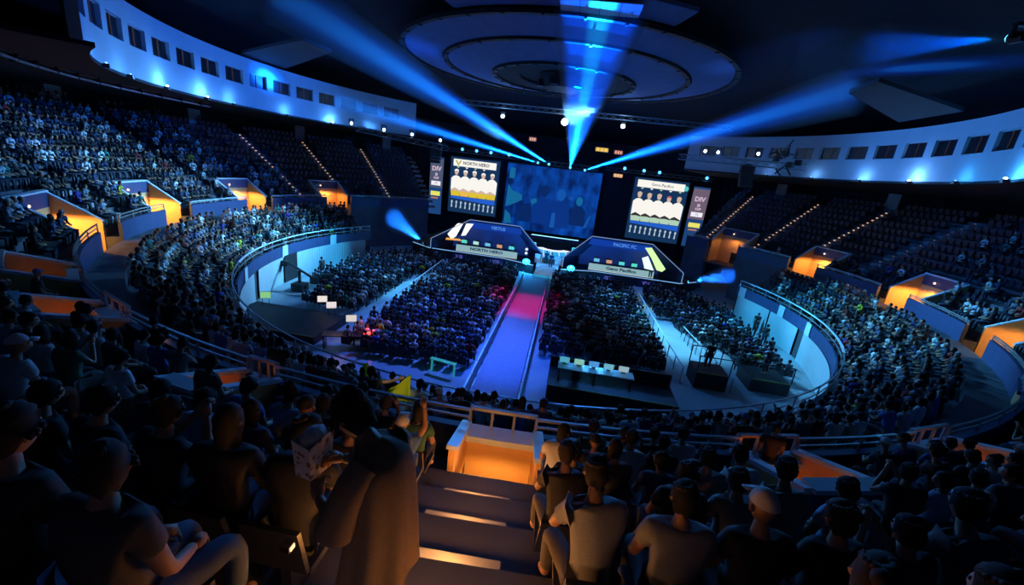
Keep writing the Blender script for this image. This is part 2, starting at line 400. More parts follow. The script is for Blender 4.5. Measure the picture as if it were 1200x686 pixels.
# aisles with half steps and step lights
AISLES = [-37, -48, -60, -71.5, -92.5, -114.5, -135, 43.5, 55.5, 66.3, 78, 101.5, 122, 142, 168.2, 177.55, 186, 197, 209.5, 219]
def in_aisle(a, w): return any(abs((a - c + 180) % 360 - 180) < w for c in AISLES)
stepm = MB().box((0, .075, -.14), (1.0, .35, .28)).mesh('step', mat('step_concrete', (.22, .24, .28), .75, 0, None, 0, .3, 3, .2))
slm = MB().box((0, 0, 0), (.16, .03, .05)).mesh('step_light', STEPL)
slm2 = MB().box((0, 0, 0), (.8, .03, .05)).mesh('step_light', STEPL)
slm3 = MB().box((0, 0, 0), (.10, .03, .035)).mesh('step_light', screen_mat('step_light_dim', (1, .6, .4), .35))
al = {-37: 'dark far left stair beside the left screen', -48: 'far left lit stair, second from the left screen', -60: 'far left lit stair, third from the left screen', -71.5: 'far left lit stair beside the last full seating block',
      43.5: 'far right stair of small white lights beside the right screen', 55.5: 'far right stair with bright orange lights', 66.3: 'far right stair with warm lights above the yellow doorway', 78: 'faintly lit right stair beyond the warm ones',
      -92.5: 'dark left stair between the second and third doorways from the stage', -114.5: 'dark left stair between the third doorway and the large one', -135: 'dark left stair at the left picture edge',
      101.5: 'dark right stair beyond the bright orange doorway', 122: 'dark right stair at the right picture edge', 142: 'third dark near stair right of the centre stair', 153: '', 168.2: 'first dark near stair right of the centre stair',
      186: 'first dark near stair left of the standing person', 197: 'second dark near stair left of the standing person', 209.5: 'third dark near stair left of the standing person', 219: 'fourth dark near stair left of the standing person',
      177.55: 'centre near stair with orange lit treads, beside the standing person'}
for c in AISLES:
    if norm(c) < 180: sd = 'right'
    else: sd = 'left'
    lab = al.get(c, f'dark unlit stair on the {sd}, at clock bearing {round(norm(c))} between full blocks')
    t = thing('aisle_stair', lab, 'stair', group=None if c in al else f'dark stairs in the full {sd} blocks')
    for i, (R, z) in enumerate(UROWS):
        if vom_blocks(c, R, .8): continue
        zp = UROWS[i - 1][1] if i else 4.85
        obj('step', stepm, t, pol(R - .25, c, zp + .283), -rad(c))
        bright = c in (-60, -71.5, 55.5, 66.3, -48, 43.5)
        if c == 177.55:
            obj('step_light', slm2, t, pol(R - .02, c, z - .08), -rad(c))
            if 27 < R < 32: point('step_lamp', pol(R - .12, c, z - .1), (1, .36, .08), 26, .04)
        elif bright:
            for dz, dr in ((-.12, -.02), (-.40, -.52)): obj('step_light', slm, t, pol(R + dr, c, z + dz), -rad(c))
        elif c in (-37, 78): obj('step_light', slm3, t, pol(R - .02, c, z - .12), -rad(c))
t = thing('fill_lamp', 'small warm fill lamp added beside the standing person', 'lamp', (2.05, -31.3, 8.75))  # lamp added below the frame to warm the standing person's side
part('housing', MB().box((0, 0, 0), (.1, .14, .07)), DARKM, t); part('lens', MB().box((-.055, 0, 0), (.012, .1, .05)), STEPL, t)
point('fill_light', (-.15, 0, .0), (1, .40, .12), 7, .04, t)
t = thing('fill_lamp', 'small warm fill lamp added left of the standing person', 'lamp', (.52, -31.0, 8.60))  # second added lamp, warms the hand and bag from the left
part('housing', MB().box((0, 0, 0), (.06, .06, .04)), DARKM, t); part('lens', MB().box((.034, 0, 0), (.008, .04, .025)), STEPL, t)
point('fill_light', (.14, 0, .05), (1, .40, .12), 1.6, .04, t)
# stair going down into the centre doorway
t = thing('doorway_stair', 'short dark stair dropping into the centre doorway', 'stair')
for k in range(3): obj('step', stepm, t, pol(26.3 - .25 - .25 * k, 177.3, 4.75 - .45 * k), -rad(177.3))

# columns behind the top row
k = 0
for a in [x for x in range(-150, 131, 18)]:
    if -30 < a < 30: continue
    o = struct('column', MB().arc([(36.9, 11.0), (37.5, 11.0), (37.5, 13.1), (36.9, 13.1)], a - .9, a + .9, 2), FASC, 'pale column standing behind the top row')

# ------------------------------------------------------------------ balcony fascia with windows
FR, Z0, Z1 = 24.36, 13.13, 16.7
def fascia(nm, a_s, a_e, wins, hw):
    mb = MB()
    prof = lambda z0, z1: [(FR, z0), (FR + .3, z0), (FR + .3, z1), (FR, z1)]
    mb.arc(prof(Z0, 14.72), a_s, a_e, 2); mb.arc(prof(15.75, Z1), a_s, a_e, 2)
    cur = a_s
    for wv in wins:
        mb.arc(prof(14.72, 15.75), cur, wv - hw, 2, caps=True); cur = wv + hw
    mb.arc(prof(14.72, 15.75), cur, a_e, 2)
    o = struct('wall_' + nm + '_balcony', mb, FASC, f'pale curved balcony front on the {nm}')
    # rounded soffit lip and slab
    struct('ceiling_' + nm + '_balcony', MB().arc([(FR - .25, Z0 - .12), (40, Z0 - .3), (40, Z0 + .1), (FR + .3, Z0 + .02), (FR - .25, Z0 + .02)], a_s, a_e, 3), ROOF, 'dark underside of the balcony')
winL = [-121.8 + 5.9 * k for k in range(-3, 13)]
winR = [64.8 + 5.9 * k for k in range(-4, 11)]
fascia('left', -147, -44, winL, 2.15); fascia('right', 36, 128, winR, 2.15)
wn = 1
for side, wl in (('left', winL), ('right', winR)):
    for a in wl:
        t = thing(f'window_{wn}', None, None); t['kind'] = 'structure'; wn += 1
        rot_ = -rad(a)
        t.location = pol(FR + .2, a, 15.235); t.rotation_euler = (0, 0, rot_)
        Wd = 2 * 24.56 * math.sin(rad(2.15))
        if side == 'left':
            for sx in (-1, 1): part('pane', MB().box((sx * Wd * .26, 0, 0), (Wd * .44, .04, 1.0)), GLASS, t)
            part('mullion', MB().box((0, -.03, 0), (.14, .06, 1.03)), MULL, t)
        else:
            part('pane', MB().box((0, 0, 0), (Wd, .04, 1.03)), GLASS, t)
            part('mullion', MB().box((0, -.03, 0), (.07, .06, 1.03)), MULL, t)
        part('frame', MB().box((0, -.02, -.5), (Wd, .1, .05)).box((0, -.02, .5), (Wd, .1, .05)), FASC, t)
# wash lamps on the balcony lip
def wash_lamp(a, label, col, en, z=13.2, bulb=BULB, R=23.95):
    t = thing('wash_lamp', label, 'lamp', pol(R, a, z), -rad(a))
    part('housing', MB().box((0, 0, -.12), (.3, .22, .16)), DARKM, t)
    part('lens', MB().sphere((0, 0, 0), (.09, .07, .05) if en > 100 else (.05, .04, .03)), bulb if en > 100 else screen_mat('bulb_dim', (.4, .7, 1), 2), t)
    l = point('wash_light', (0, -.15, .2), col, en, .08, t)
ws = ['beside the rounded left end', 'below the second left window', 'below the fourth left window', 'below the sixth left window', 'below the seventh left window', 'near the left truss', 'beyond the left truss', 'at the far end of the left balcony']
for i, (a, en) in enumerate(((-131, 12), (-122, 25), (-111.5, 110), (-101, 150), (-94, 60), (-80, 60), (-68, 140), (-57, 50))):
    wash_lamp(a, 'small white wash lamp on the balcony lip ' + ws[i], (.08, .36, 1), en)
ws = ['behind the right speaker rig', 'below the first right windows', 'below the fourth right window', 'below the sixth right window', 'below the last right window', 'at the right picture edge']
for i, (a, en) in enumerate(((58, 12), (69, 30), (80, 60), (91, 130), (101, 40), (112, 110))):
    wash_lamp(a, 'small white wash lamp on the balcony lip ' + ws[i], (.16, .45, 1) if i < 4 else (.04, .40, 1), en)

# ------------------------------------------------------------------ roof and stepped ceiling rings
mb = MB(); mb.arc([(42, 16.2), (30, 18.2), (22, 20.0), (16, 20.9), (0.1, 21.2), (0.1, 21.6), (42, 17.0)], 0, 360, 5, caps=False)
struct('ceiling', mb, ROOF, 'dark domed roof underside')
CC = 5.0
def ceil(nm, mb, m, lb):
    o = struct(nm, mb, m, lb); o.location = (0, CC, 0)
ceil('ceiling_upper_band', MB().arc([(12.5, 18.95), (9.75, 18.6), (9.75, 18.8), (12.5, 19.15)], 0, 360, 4, caps=False), RING, 'sloping pale band of the ceiling rings')
ceil('ceiling_lit_patch', MB().arc([(14.6, 19.4), (12.9, 19.15), (12.9, 19.35), (14.6, 19.6)], 152, 208, 4), RING, 'blue plate piece standing for the lit ceiling beyond the rings')  # plate cut to the arc where the ceiling looks lit blue
ceil('ceiling_middle_band', MB().arc([(9.3, 18.6), (5.8, 18.2), (5.8, 18.5), (9.3, 18.8)], 0, 360, 4, caps=False), RING, 'middle band of the ceiling rings')
ceil('ceiling_inner_disc', MB().arc([(5.4, 18.15), (3.6, 18.2), (3.6, 18.5), (5.4, 18.4)], 0, 360, 4, caps=False).arc([(3.6, 18.4), (.1, 18.6), (.1, 18.8), (3.6, 18.6)], 0, 360, 6, caps=False), ROOF, 'dark centre disc of the ceiling')
for nm, R, z, lb in (('outer', 12.75, 18.8, 'largest'), ('middle', 9.5, 18.45, 'middle'), ('inner', 5.6, 18.02, 'smallest')):
    t = thing('ring_truss', f'black ring truss under the ceiling, {lb} of the three', 'truss', (0, CC, 0))
    part('ring', MB().arc([(R - .16, z), (R + .16, z), (R + .16, z + .24), (R - .16, z + .24)], 0, 360, 4, caps=False), BLACK, t)
    cm = MB().box((0, 0, 0), (.12, .26, .24)).mesh('clamp', DARKM)
    nk = 36 if R > 12 else 24
    for k in range(nk): obj('clamp', cm, t, pol(R, k * 360 / nk + 4, z + .05), -rad(k * 360 / nk + 4))
t = thing('ceiling_hub', 'dark round hub with boxes at the centre of the ceiling', 'ceiling hub', (0, CC, 17.5))
part('hub_body', MB().tube([(0, 0, 0), (0, 0, .9)], [1.5, 2.0], 20), BLACK, t)
for k in range(6): part('box', MB().box(pol(1.8, 60 * k + 20, .3), (.6, .5, .5), -rad(60 * k + 20)), DARKM, t)
t = thing('ceiling_panel', 'pale panel added under the roof where the central beam strikes', 'panel', (2.0, -8.6, 19.0))  # pale surface added to show the beam's pool of light
PANM = mat('pale_panel', (.8, .82, .82), .7, 0, None, 0, .35, 1.4, .2)
for i in range(4):
    for j in range(2): part('panel', MB().box((-1.5 + 1.0 * i, -.45 + .9 * j, 0), (.97, .87, .06)), PANM, t)
GREYP = mat('grey_panel', (.05, .055, .075), .8)
t = tag(obj('ceiling_baffle', MB().prism([(-25.1, .4), (-15.5, -6.), (-15.2, -3.3), (-24.8, 5.3)], 16.9, 17.1).mesh('ceiling_baffle', GREYP)), 'dim grey flat baffle under the roof above the left balcony', 'baffle')
t = tag(obj('ceiling_baffle', MB().prism([(15.9, -5.7), (15.6, -8.5), (22.9, -4.1), (23, 1.0)], 16.9, 17.1).mesh('ceiling_baffle', GREYP)), 'dim grey flat baffle under the roof above the right balcony', 'baffle')

# ================================================================== STAGE
t = thing('stage_deck', 'low black stage deck with a white lit front lip', 'stage', (0, 0, 0))
part('deck', MB().prism([(-13.2, 14), (-4.6, 14), (-.9, 12.6), (-.9, 27.5), (-16, 27.5), (-16, 16)], 0, 1.0), BLACK, t)
part('deck', MB().prism([(2.1, 12.6), (5.8, 14), (15.2, 14), (17.5, 16), (17.5, 27.5), (2.1, 27.5)], 0, 1.0), BLACK, t)
part('deck', MB().prism([(-.9, 14.4), (2.1, 14.4), (2.1, 27.5), (-.9, 27.5)], 0, 1.0), BLACK, t)
def strip3(parent, pts, w, m, name='light_strip', label=None):
    return part(name, MB().tube(pts, w, 6), m, parent, label)
LEDLIP = screen_mat('led_lip', (.25, .55, 1), .8)
strip3(t, [(-16, 16, 1.02), (-13.2, 13.97, 1.02), (-4.6, 13.97, 1.02), (-.9, 12.57, 1.02)], .045, LEDLIP)
strip3(t, [(2.1, 12.57, 1.02), (5.8, 13.97, 1.02), (15.2, 13.97, 1.02), (17.5, 16, 1.02)], .045, LEDLIP)
FRONTM = mat('stage_front', (.02, .03, .09), .5)
t2 = thing('stage_front_sign', 'violet lettered sign on the black stage front', 'sign'); bpy.data.objects.remove(t2)
VIO = screen_mat('led_violet', (.22, .20, .95), .55)
for i, (x, lb) in enumerate(((-9.6, 'below the left team booth, left of two'), (-5.3, 'below the left team booth, right of two'), (7.3, 'below the right team booth, left of two'), (11.6, 'below the right team booth, right of two'))):
    s = thing('stage_sign', 'small violet sign on the stage front ' + lb, 'sign', (x, 13.9, .5))
    part('board', MB().box((0, 0, 0), (1.7, .06, .62)), FRONTM, s)
    lettering('V25', .5, VIO, s, (0, -.05, 0), .01)
# rear riser with a lit front edge
t = thing('rear_riser', 'raised rear platform with a bright cyan front edge under the centre screen', 'stage')
part('riser', MB().box((.9, 24.7, 1.7), (8, 4, 1.4)), BLACK, t)
strip3(t, [(-2.3, 22.68, 2.9), (3.9, 22.68, 2.9)], .06, screen_mat('led_edge', (.30, .75, 1), 1.6))
for x in (-2.3, 3.9): part('leg', MB().box((x, 22.7, 1.9), (.08, .08, 2)), DARKM, t)

# team booths
def person_flat(): pass
def booth(x0, xt0, xt1, x1, label, title, logo):
    t = thing('team_booth', label, 'booth', ((x0 + x1) / 2, 14, 1.0)); cx_ = (x0 + x1) / 2
    Y = 0.0
    P = [(x0, 1.0), (x0, 2.15), (xt0, 4.85), (xt1, 4.85), (x1, 2.2), (x1, 1.0)]
    P = [(x - cx_, z - 1.0) for x, z in P]
    EDGE = screen_mat('led_outline', (.30, .48, .85), .5)
    for i in range(5):
        a, b = P[i], P[i + 1]
        strip3(t, [(a[0], Y, a[1]), (b[0], Y, b[1])], .05, EDGE, 'light_strip')
    # sloped shell behind the outline
    DP = 3.2
    def q(i, sc, y): x, z = P[i]; return (x * sc, y, z * (1 - (1 - sc) * .6))
    shell = mat('booth_shell', (.03, .05, .14), .45)
    def panel(i, j, m, lb=None):
        a, b, c, d = (P[i][0], .03, P[i][1]), (P[j][0], .03, P[j][1]), q(j, .72, DP), q(i, .72, DP)
        return part('shell_panel', MB().add([a, b, c, d, (a[0], a[1], a[2] + .06), (b[0], b[1], b[2] + .06), (c[0], c[1], c[2] + .06), (d[0], d[1], d[2] + .06)], [(0, 1, 2, 3), (7, 6, 5, 4), (0, 4, 5, 1), (1, 5, 6, 2), (2, 6, 7, 3), (3, 7, 4, 0)]), m, t, lb)
    for i, j in ((0, 1), (1, 2), (3, 4), (4, 5)): panel(i, j, shell)
    panel(2, 3, mat('booth_roof', (.02, .03, .08), .5))
    part('back_wall', MB().slab([(P[k][0] * .72, P[k][1] * (1 if k in (0, 5) else .83)) for k in range(6)], DP, DP + .08), mat('booth_back', (.02, .06, .25), .4, 0, (.01, .05, .35), .25), t)
    hd = part('header', MB().slab([(P[2][0] - .25, P[2][1] - .95), (P[2][0] - .05, P[2][1] - .25), (P[3][0] + .05, P[3][1] - .25), (P[3][0] + .25, P[3][1] - .95)], .25, .35), screen_mat('led_header', (.01, .09, .75), .45), t, 'blue lit header board')
    lettering(title, .5, screen_mat('led_title', (.12, .36, 1), .8), hd, ((P[2][0] + P[3][0]) / 2 + .4, .22, P[2][1] - .62), .01)
    # team emblem on the sloping side
    if logo == 'V':
        lg = part('emblem', MB().slab([(-.0 - 4.1, 1.35), (-3.6, 1.75), (-2.9, 3.3), (-3.5, 3.25), (-4.6, 1.9)], .10, .16), screen_mat('logo_white', (1, .93, .85), 1.5), t, 'glowing white emblem')
        part('emblem', MB().slab([(-3.0, 1.9), (-2.5, 2.0), (-1.7, 3.4), (-2.5, 3.35)], .10, .16), MATS['logo_white'], t)
        part('emblem', MB().slab([(-4.8, 1.2), (-2.9, 1.3), (-3.1, 1.5), (-4.7, 1.45)], .10, .16), screen_mat('logo_amber', (1, .45, .08), .9), t)
    else:
        part('emblem', MB().slab([(2.0, 3.35), (2.7, 3.45), (4.6, 1.35), (4.3, 1.0), (3.7, 1.1), (2.9, 2.3)], .10, .16), screen_mat('logo_lime', (.62, .9, .38), 1.2), t, 'glowing pale green emblem')
        part('emblem', MB().slab([(1.9, 2.2), (2.5, 2.5), (3.4, 1.0), (2.4, 1.1)], .10, .16), screen_mat('logo_white2', (.75, .95, 1), 1.2), t)
    # player desk with screens facing the players, lettered front
    dk = thing('player_desk', 'white fronted player desk in the ' + ('left' if logo == 'V' else 'right') + ' team booth', 'desk', (cx_, 14.9, 1.0))
    part('desk_top', MB().box((0, .2, .78), (7.2, .9, .06)), DARKM, dk)
    ft = part('desk_front', MB().box((0, -.28, .45), (7.2, .06, .62)), screen_mat('desk_led', (.45, .78, .85), .55), dk, 'pale lit desk front')
    lettering('NORTH HERO' if logo == 'V' else 'Geno Pacifico', .46, mat('dark_letters', (.01, .03, .08), .6), ft, (0, -.33, .45), .015, sx=1.3)
    part('skirt_light', MB().box((0, -.34, .08), (7.2, .05, .07)), screen_mat('skirt_led', (.7, .85, .9), .8), dk)
    nm = 'left' if logo == 'V' else 'right'; words = ['leftmost', 'second from left', 'middle', 'second from right', 'rightmost']
    scr = [(.10, .8, .65), (.5, .9, .8), (.15, .55, .9), (.7, .35, .2), (.1, .75, .8)]
    for k in range(5):
        mo = thing('monitor', f'{words[k]} monitor on the {nm} booth desk', 'monitor', (cx_ - 2.8 + 1.4 * k, 15.0, 1.81), group=None)
        part('screen', MB().box((0, 0, .32), (.62, .03, .36)), screen_mat(f'monitor_{nm}_{k}', scr[(k + (nm == 'right') * 2) % 5], .9), mo)
        part('stand', MB().box((0, .03, .07), (.08, .05, .15)).box((0, .03, .01), (.26, .18, .02)), DARKM, mo)
    return t, cx_
booth(-13.1, -8.7, -3.0, -.15, 'left trapezoid team booth outlined in light with white emblem', 'VIRTUS', 'V')
booth(2.25, 5.0, 11.5, 15.3, 'right trapezoid team booth outlined in light with pale green emblem', 'PACIFIC FC', 'G')
spot('booth_light', (-6, 15.2, 5.3), (-6, 15.6, 1), CYAN, 420, 120, .5, .2)
spot('booth_light', (8.6, 15.2, 5.3), (8.6, 15.6, 1), CYAN, 420, 120, .5, .2)

# host desk between the booths
t = thing('host_desk', 'curved cyan lit host desk on the stage between the booths', 'desk', (.9, 19.5, 1.0))
part('desk_body', MB().arc([(1.5, 0), (1.9, 0), (1.9, .95), (1.5, .95)], 110, 250, 8), mat('host_body', (.1, .3, .5), .4, 0, (.03, .45, .9), .8), t)
part('desk_top', MB().arc([(1.3, .95), (2.1, .95), (2.1, 1.02), (1.3, 1.02)], 108, 252, 8), LEDW, t)
for k in range(5): part('light_bar', MB().tube([(math.sin(rad(120 + 30 * k)) * 1.95, math.cos(rad(120 + 30 * k)) * 1.95, .1), (math.sin(rad(128 + 30 * k)) * 1.95, math.cos(rad(128 + 30 * k)) * 1.95, .9)], .04, 6), LEDW, t)
for i, x in enumerate((-1.9, 3.7)):
    s = thing('neon_frame', f'square cyan light frame {"left" if i == 0 else "right"} of the host desk', 'light', (x, 20, 1.0))
    for a, b in (((-.5, 0, 0), (-.5, 0, 1.3)), ((-.5, 0, 1.3), (.5, 0, 1.3)), ((.5, 0, 1.3), (.5, 0, 0))): strip3(s, [a, b], .035, LEDC, 'tube')
# steps with glowing lattice
t = thing('stage_stair', 'white glowing latticed steps from the runway up to the stage', 'stair', (.6, 0, 0))
LAT = screen_mat('led_step', (.45, .65, .95), .42)
for k in range(5):
    part('step', MB().box((0, 11.6 + .55 * k, .1 + .1 * k + .1), (2.5, .56, .2 + .2 * k)), mat('step_white', (.5, .55, .65), .5), t)
    part('edge_light', MB().box((0, 11.32 + .55 * k, .22 + .2 * k), (2.4, .02, .05)), LAT, t)
mb = MB()
for k in range(7):
    x = -1.05 + .35 * k
    mb.tube([(x - .17, 11.2, .26), (x + .17, 14.2, 1.16)], .02, 4); mb.tube([(x + .17, 11.2, .26), (x - .17, 14.2, 1.16)], .02, 4)
part('lattice', mb, LAT, t)['kind'] = 'stuff'
for i, x in enumerate((-.55, 1.75)):
    s = thing('pylon', f'short white lattice pylon at the {"left" if i == 0 else "right"} of the stage steps', 'pylon', (x, 14.5, 1.0))
    part('pylon_body', MB().box((0, 0, .5), (.8, .35, 1.0)), mat('step_white', (.5, .55, .65)), s)
    for z in (.2, .5, .8): part('light_bar', MB().box((0, -.2, z), (.75, .03, .06)), LAT, s)
# bright cyan floor lamps on each side
for i, (x, y) in enumerate(((-1.75, 13.0), (3.2, 12.8))):
    s = thing('floor_lamp', f'glaring cyan lamp on the stage lip {"left" if i == 0 else "right"} of the steps', 'lamp', (x, y, 1.0))
    part('housing', MB().box((0, .1, .16), (.5, .3, .32)), DARKM, s); part('lens', MB().sphere((0, -.1, .25), (.42, .16, .34)), screen_mat('lens_cyan', (.02, .50, 1), 6), s)  # lens enlarged so its shape stands for the lamp's glare
    point('cyan_light', (0, -.5, .5), (.02, .40, 1), 600, .1, s)
for i, (x, y, s_) in enumerate(((-2.1, 14.6, 1.0), (-2.0, 15.6, .9))):
    pass
s = thing('floor_lamp', 'white flash lamp stack above the left cyan lamp', 'lamp', (-2.0, 14.4, 1.0))
part('pole', MB().tube([(0, 0, 0), (0, 0, 1.2)], .05, 6), DARKM, s)
for z in (.9, 1.35): part('lens', MB().sphere((0, -.05, z), (.16, .1, .16)), LEDW, s)

# runway
t = thing('runway', 'long raised runway carpet from the crowd to the stage steps', 'runway')
part('carpet', MB().box((-.35, -2.5, .12), (2.3, 27.4, .24)), CARPET, t)
part('step_pad', MB().box((.5, 10.9, .3), (2.4, .7, .12)), screen_mat('pad_cyan', (.03, .45, .8), .55), t, 'cyan lit pad at the foot of the steps')
for i, x in enumerate((-1.62, .98)):
    s = thing('crowd_barrier', f'{"left" if i == 0 else "right"} pale barrier along the runway', 'barrier')
    part('panel', MB().box((x, -3.2, .55), (.06, 25, .7)), mat('barrier_cloth', (.35, .55, .75), .6), s)
    part('top_rail', MB().box((x, -3.2, .95), (.09, 25, .06)), PALE, s)
    pm = MB().box((0, 0, .5), (.08, .08, 1.0)).mesh('post', STEEL)
    for k in range(17): obj('post', pm, s, (x, -15.7 + 1.56 * k, 0))
for i, (x0, y0, x1, y1, lb) in enumerate(((9.75, 10.2, 9.95, -9, 'left edge of the right floor aisle'), (11.9, -1, 12.6, -9.5, 'right edge of the right floor aisle'), (-10.2, 9.5, -9.6, -9.5, 'right edge of the left floor aisle'))):
    s = thing('crowd_barrier', 'thin barrier rail along the ' + lb, 'barrier')
    part('top_rail', MB().tube([(x0, y0, .95), (x1, y1, .95)], .035, 6), PALE, s)
    pm = MB().box((0, 0, .48), (.05, .05, .96)).mesh('post', STEEL)
    for k in range(12): obj('post', pm, s, (x0 + (x1 - x0) * k / 11, y0 + (y1 - y0) * k / 11, 0))

# ------------------------------------------------------------------ screens
YS = 28.0
t = thing('backdrop_curtain', 'black curtain wall hung behind the stage screens', 'curtain')
pts = [(-23.5 + .5 * k, YS + .8 + .07 * (k % 2)) for k in range(97)]
part('curtain', MB().add([(x, y, 0) for x, y in pts] + [(x, y, 13.0) for x, y in pts], [(i, i + 1, 98 + i, 97 + i) for i in range(96)]), CURT, t)
for s_, xa, xb, ya, yb in ((1, -23.5, -21.5, 28.8, 15.5), (-1, 24.5, 22.5, 28.8, 13.5)):
    t = thing('side_curtain', f'black side curtain closing the {"left" if s_ == 1 else "right"} of the stage', 'curtain')
    pts = [(xa + (xb - xa) * k / 40 + .07 * (k % 2), ya + (yb - ya) * k / 40) for k in range(41)]
    part('curtain', MB().add([(x, y, 0) for x, y in pts] + [(x, y, 6.8) for x, y in pts], [(i, i + 1, 42 + i, 41 + i) for i in range(40)]), CURT, t)

def team_screen(label, x0, x1, z0, z1, title, left):
    t = thing('video_screen', label, 'screen', ((x0 + x1) / 2, YS, z0)); W = (x1 - x0) / 2; H = z1 - z0
    part('frame', MB().box((0, .15, H / 2), (x1 - x0 + .3, .2, H + .3)), BLACK, t)
    fld = part('panel', MB().box((0, 0, H / 2), (x1 - x0, .1, H)), screen_mat('screen_navy', (.012, .06, .18), .5), t)
    WH = screen_mat('screen_white', (1, .97, .90), .95); YE = screen_mat('screen_yellow', (.85, .62, .03), .85); GR = screen_mat('screen_pale_green', (.55, .78, .60), .8)
    SK = screen_mat('screen_skin', (.70, .50, .40), .9); HR = screen_mat('screen_hair', (.12, .10, .10), .3); TE = screen_mat('screen_teal', (.10, .62, .62), .9); RD = screen_mat('screen_red', (.75, .15, .15), .7)
    AM = screen_mat('screen_amber', (.9, .55, .08), .9); DK = screen_mat('screen_dark', (.02, .03, .05), .1)
    zt = H - .25
    bn = part('banner', MB().box((-.05, -.08, zt - .5), (2 * W - .9, .03, .95)), WH, t, 'white title banner')
    lettering(title, .62 if left else .55, DK, bn, (.15, -.10, zt - .5), .0 if not left else .012, sx=.95)
    if left:
        part('banner_logo', MB().slab([(-W + .65, zt - .2), (-W + .9, zt - .2), (-W + 1.1, zt - .6), (-W + 1.35, zt - .2), (-W + 1.6, zt - .2), (-W + 1.1, zt - .95)], -.12, -.1), screen_mat('logo_olive', (.55, .55, .05), .8), t)
    else:
        part('banner_logo', MB().sphere((W - .28, -.1, zt - .55), (.28, .03, .34)), TE, t)
    for k in range(4 + (not left)):
        part('pendant', MB().slab([(-W + .9 + k * 1.25, zt - 1.05), (-W + 1.35 + k * 1.25, zt - 1.05), (-W + 1.12 + k * 1.25, zt - 1.25)], -.1, -.08), WH if k % 2 else GR, t)
    cw = (2 * W - .55) / 5
    heads = [.1, .05, .1, -.05, .0]
    for k in range(5):
        x = -W + .3 + cw * (k + .5); zb = H * .30; zs = H * .66
        y = -.09 - .012 * (k % 2)
        body = [(x - cw * .54, zb + .75), (x - cw * .56, zs - .35), (x - cw * .34, zs - .05), (x - .15, zs + .08), (x + .15, zs + .08), (x + cw * .34, zs - .05), (x + cw * .56, zs - .35), (x + cw * .54, zb + .75)]
        pf = part('portrait_shirt', MB().slab(body, y, y + .01), WH, t)
        part('portrait_waist', MB().slab([(x - cw * .46, zb), (x - cw * .54, zb + .78), (x + cw * .54, zb + .78), (x + cw * .46, zb)], y - .004, y + .01), (AM if k == 1 else YE) if left else GR, t)
        part('portrait_arms', MB().slab([(x - cw * .5, zb + .85), (x - cw * .1, zb + 1.15), (x + cw * .5, zb + .80), (x + cw * .5, zb + .62), (x, zb + .72), (x - cw * .5, zb + .65)], y - .01, y), SK if left else HR, t)
        part('portrait_head', MB().sphere((x, y, zs + .42 + heads[k]), (.27, .012, .36), 12, 8), SK, t)
        part('portrait_hair', MB().slab([(x - .29, zs + .45 + heads[k]), (x - .30, zs + .75 + heads[k]), (x, zs + .9 + heads[k]), (x + .30, zs + .75 + heads[k]), (x + .29, zs + .45 + heads[k]), (x + .2, zs + .63 + heads[k]), (x - .2, zs + .63 + heads[k])], y - .02, y - .012), RD if (not left and k == 3) else (WH if left else SK), t)
    part('blue_band', MB().slab([(-W + .3, H * .30 - .05), (W - .25, H * .30 - .05), (W - .25, H * .30 - .75), (-W + .3, H * .30 - .35)], -.08, -.06), screen_mat('screen_blue', (.02, .14, .75), .8), t)
    for k in range(10):
        x = -W + .55 + k * (2 * W - 1.0) / 9; z = H * .30 - .9 - .02 * k
        part('small_figure', MB().slab([(x - .16, z), (x - .06, z - .12), (x - .12, z - .75), (x + .1, z - .75), (x + .06, z - .12), (x + .17, z), (x + .05, z + .25), (x - .05, z + .25)], -.1, -.08), screen_mat('screen_pale', (.6, .75, .9), .7), t)
    return t
team_screen('left stage screen with five players in white and yellow shirts under a white banner', -15.35, -8.3, 3.9, 11.55, 'NORTH HERO', True)
team_screen('right stage screen with five players in white and pale green shirts under a white banner', 10.3, 17.4, 3.5, 11.75, 'Geno Pacifico', False)
def side_screen(label, x0, x1, z0, z1, up):
    t = thing('banner_screen', label, 'screen', ((x0 + x1) / 2, YS, z0)); H = z1 - z0; Wd = x1 - x0
    part('frame', MB().box((0, .12, H / 2), (Wd + .16, .18, H + .16)), BLACK, t)
    part('panel', MB().box((0, 0, H / 2), (Wd, .1, H)), screen_mat('side_blue', (.02, .10, .34), .55), t)
    part('panel', MB().box((0, -.06, H * .72), (Wd, .02, H * .5)), screen_mat('side_upper' + up, (.16, .20, .34) if up == 'a' else (.34, .24, .36), .45), t)
    VP = screen_mat('side_pink', (.85, .62, .8), .75)
    lettering('DIV', .85, VP, t, (0, -.1, H * .80), .03); lettering('III', .5, VP, t, (0, -.1, H * .70), .02); lettering('CUP', .4, VP, t, (0, -.1, H * .64), .02)
    part('white_block', MB().box((0, -.08, H * .55), (Wd * .72, .02, .6)), screen_mat('side_white', (.9, .9, .98), .95), t)
    lettering('VS', .4, VP, t, (0, -.1, H * .55), .02)
    part('yellow_block', MB().box((0, -.08, H * .37), (Wd * .72, .02, .62)), screen_mat('side_yellow', (.85, .8, .15), .95), t)
    part('orange_bar', MB().box((-.1, -.08, H * .29), (Wd * .55, .02, .2)), screen_mat('side_orange', (.6, .25, .12), .8), t)
side_screen('tall narrow blue banner screen left of the left team screen', -18.3, -16.4, 3.2, 11.2, 'a')
side_screen('tall narrow banner screen right of the right team screen', 18.1, 20.2, 3.4, 11.4, 'b')
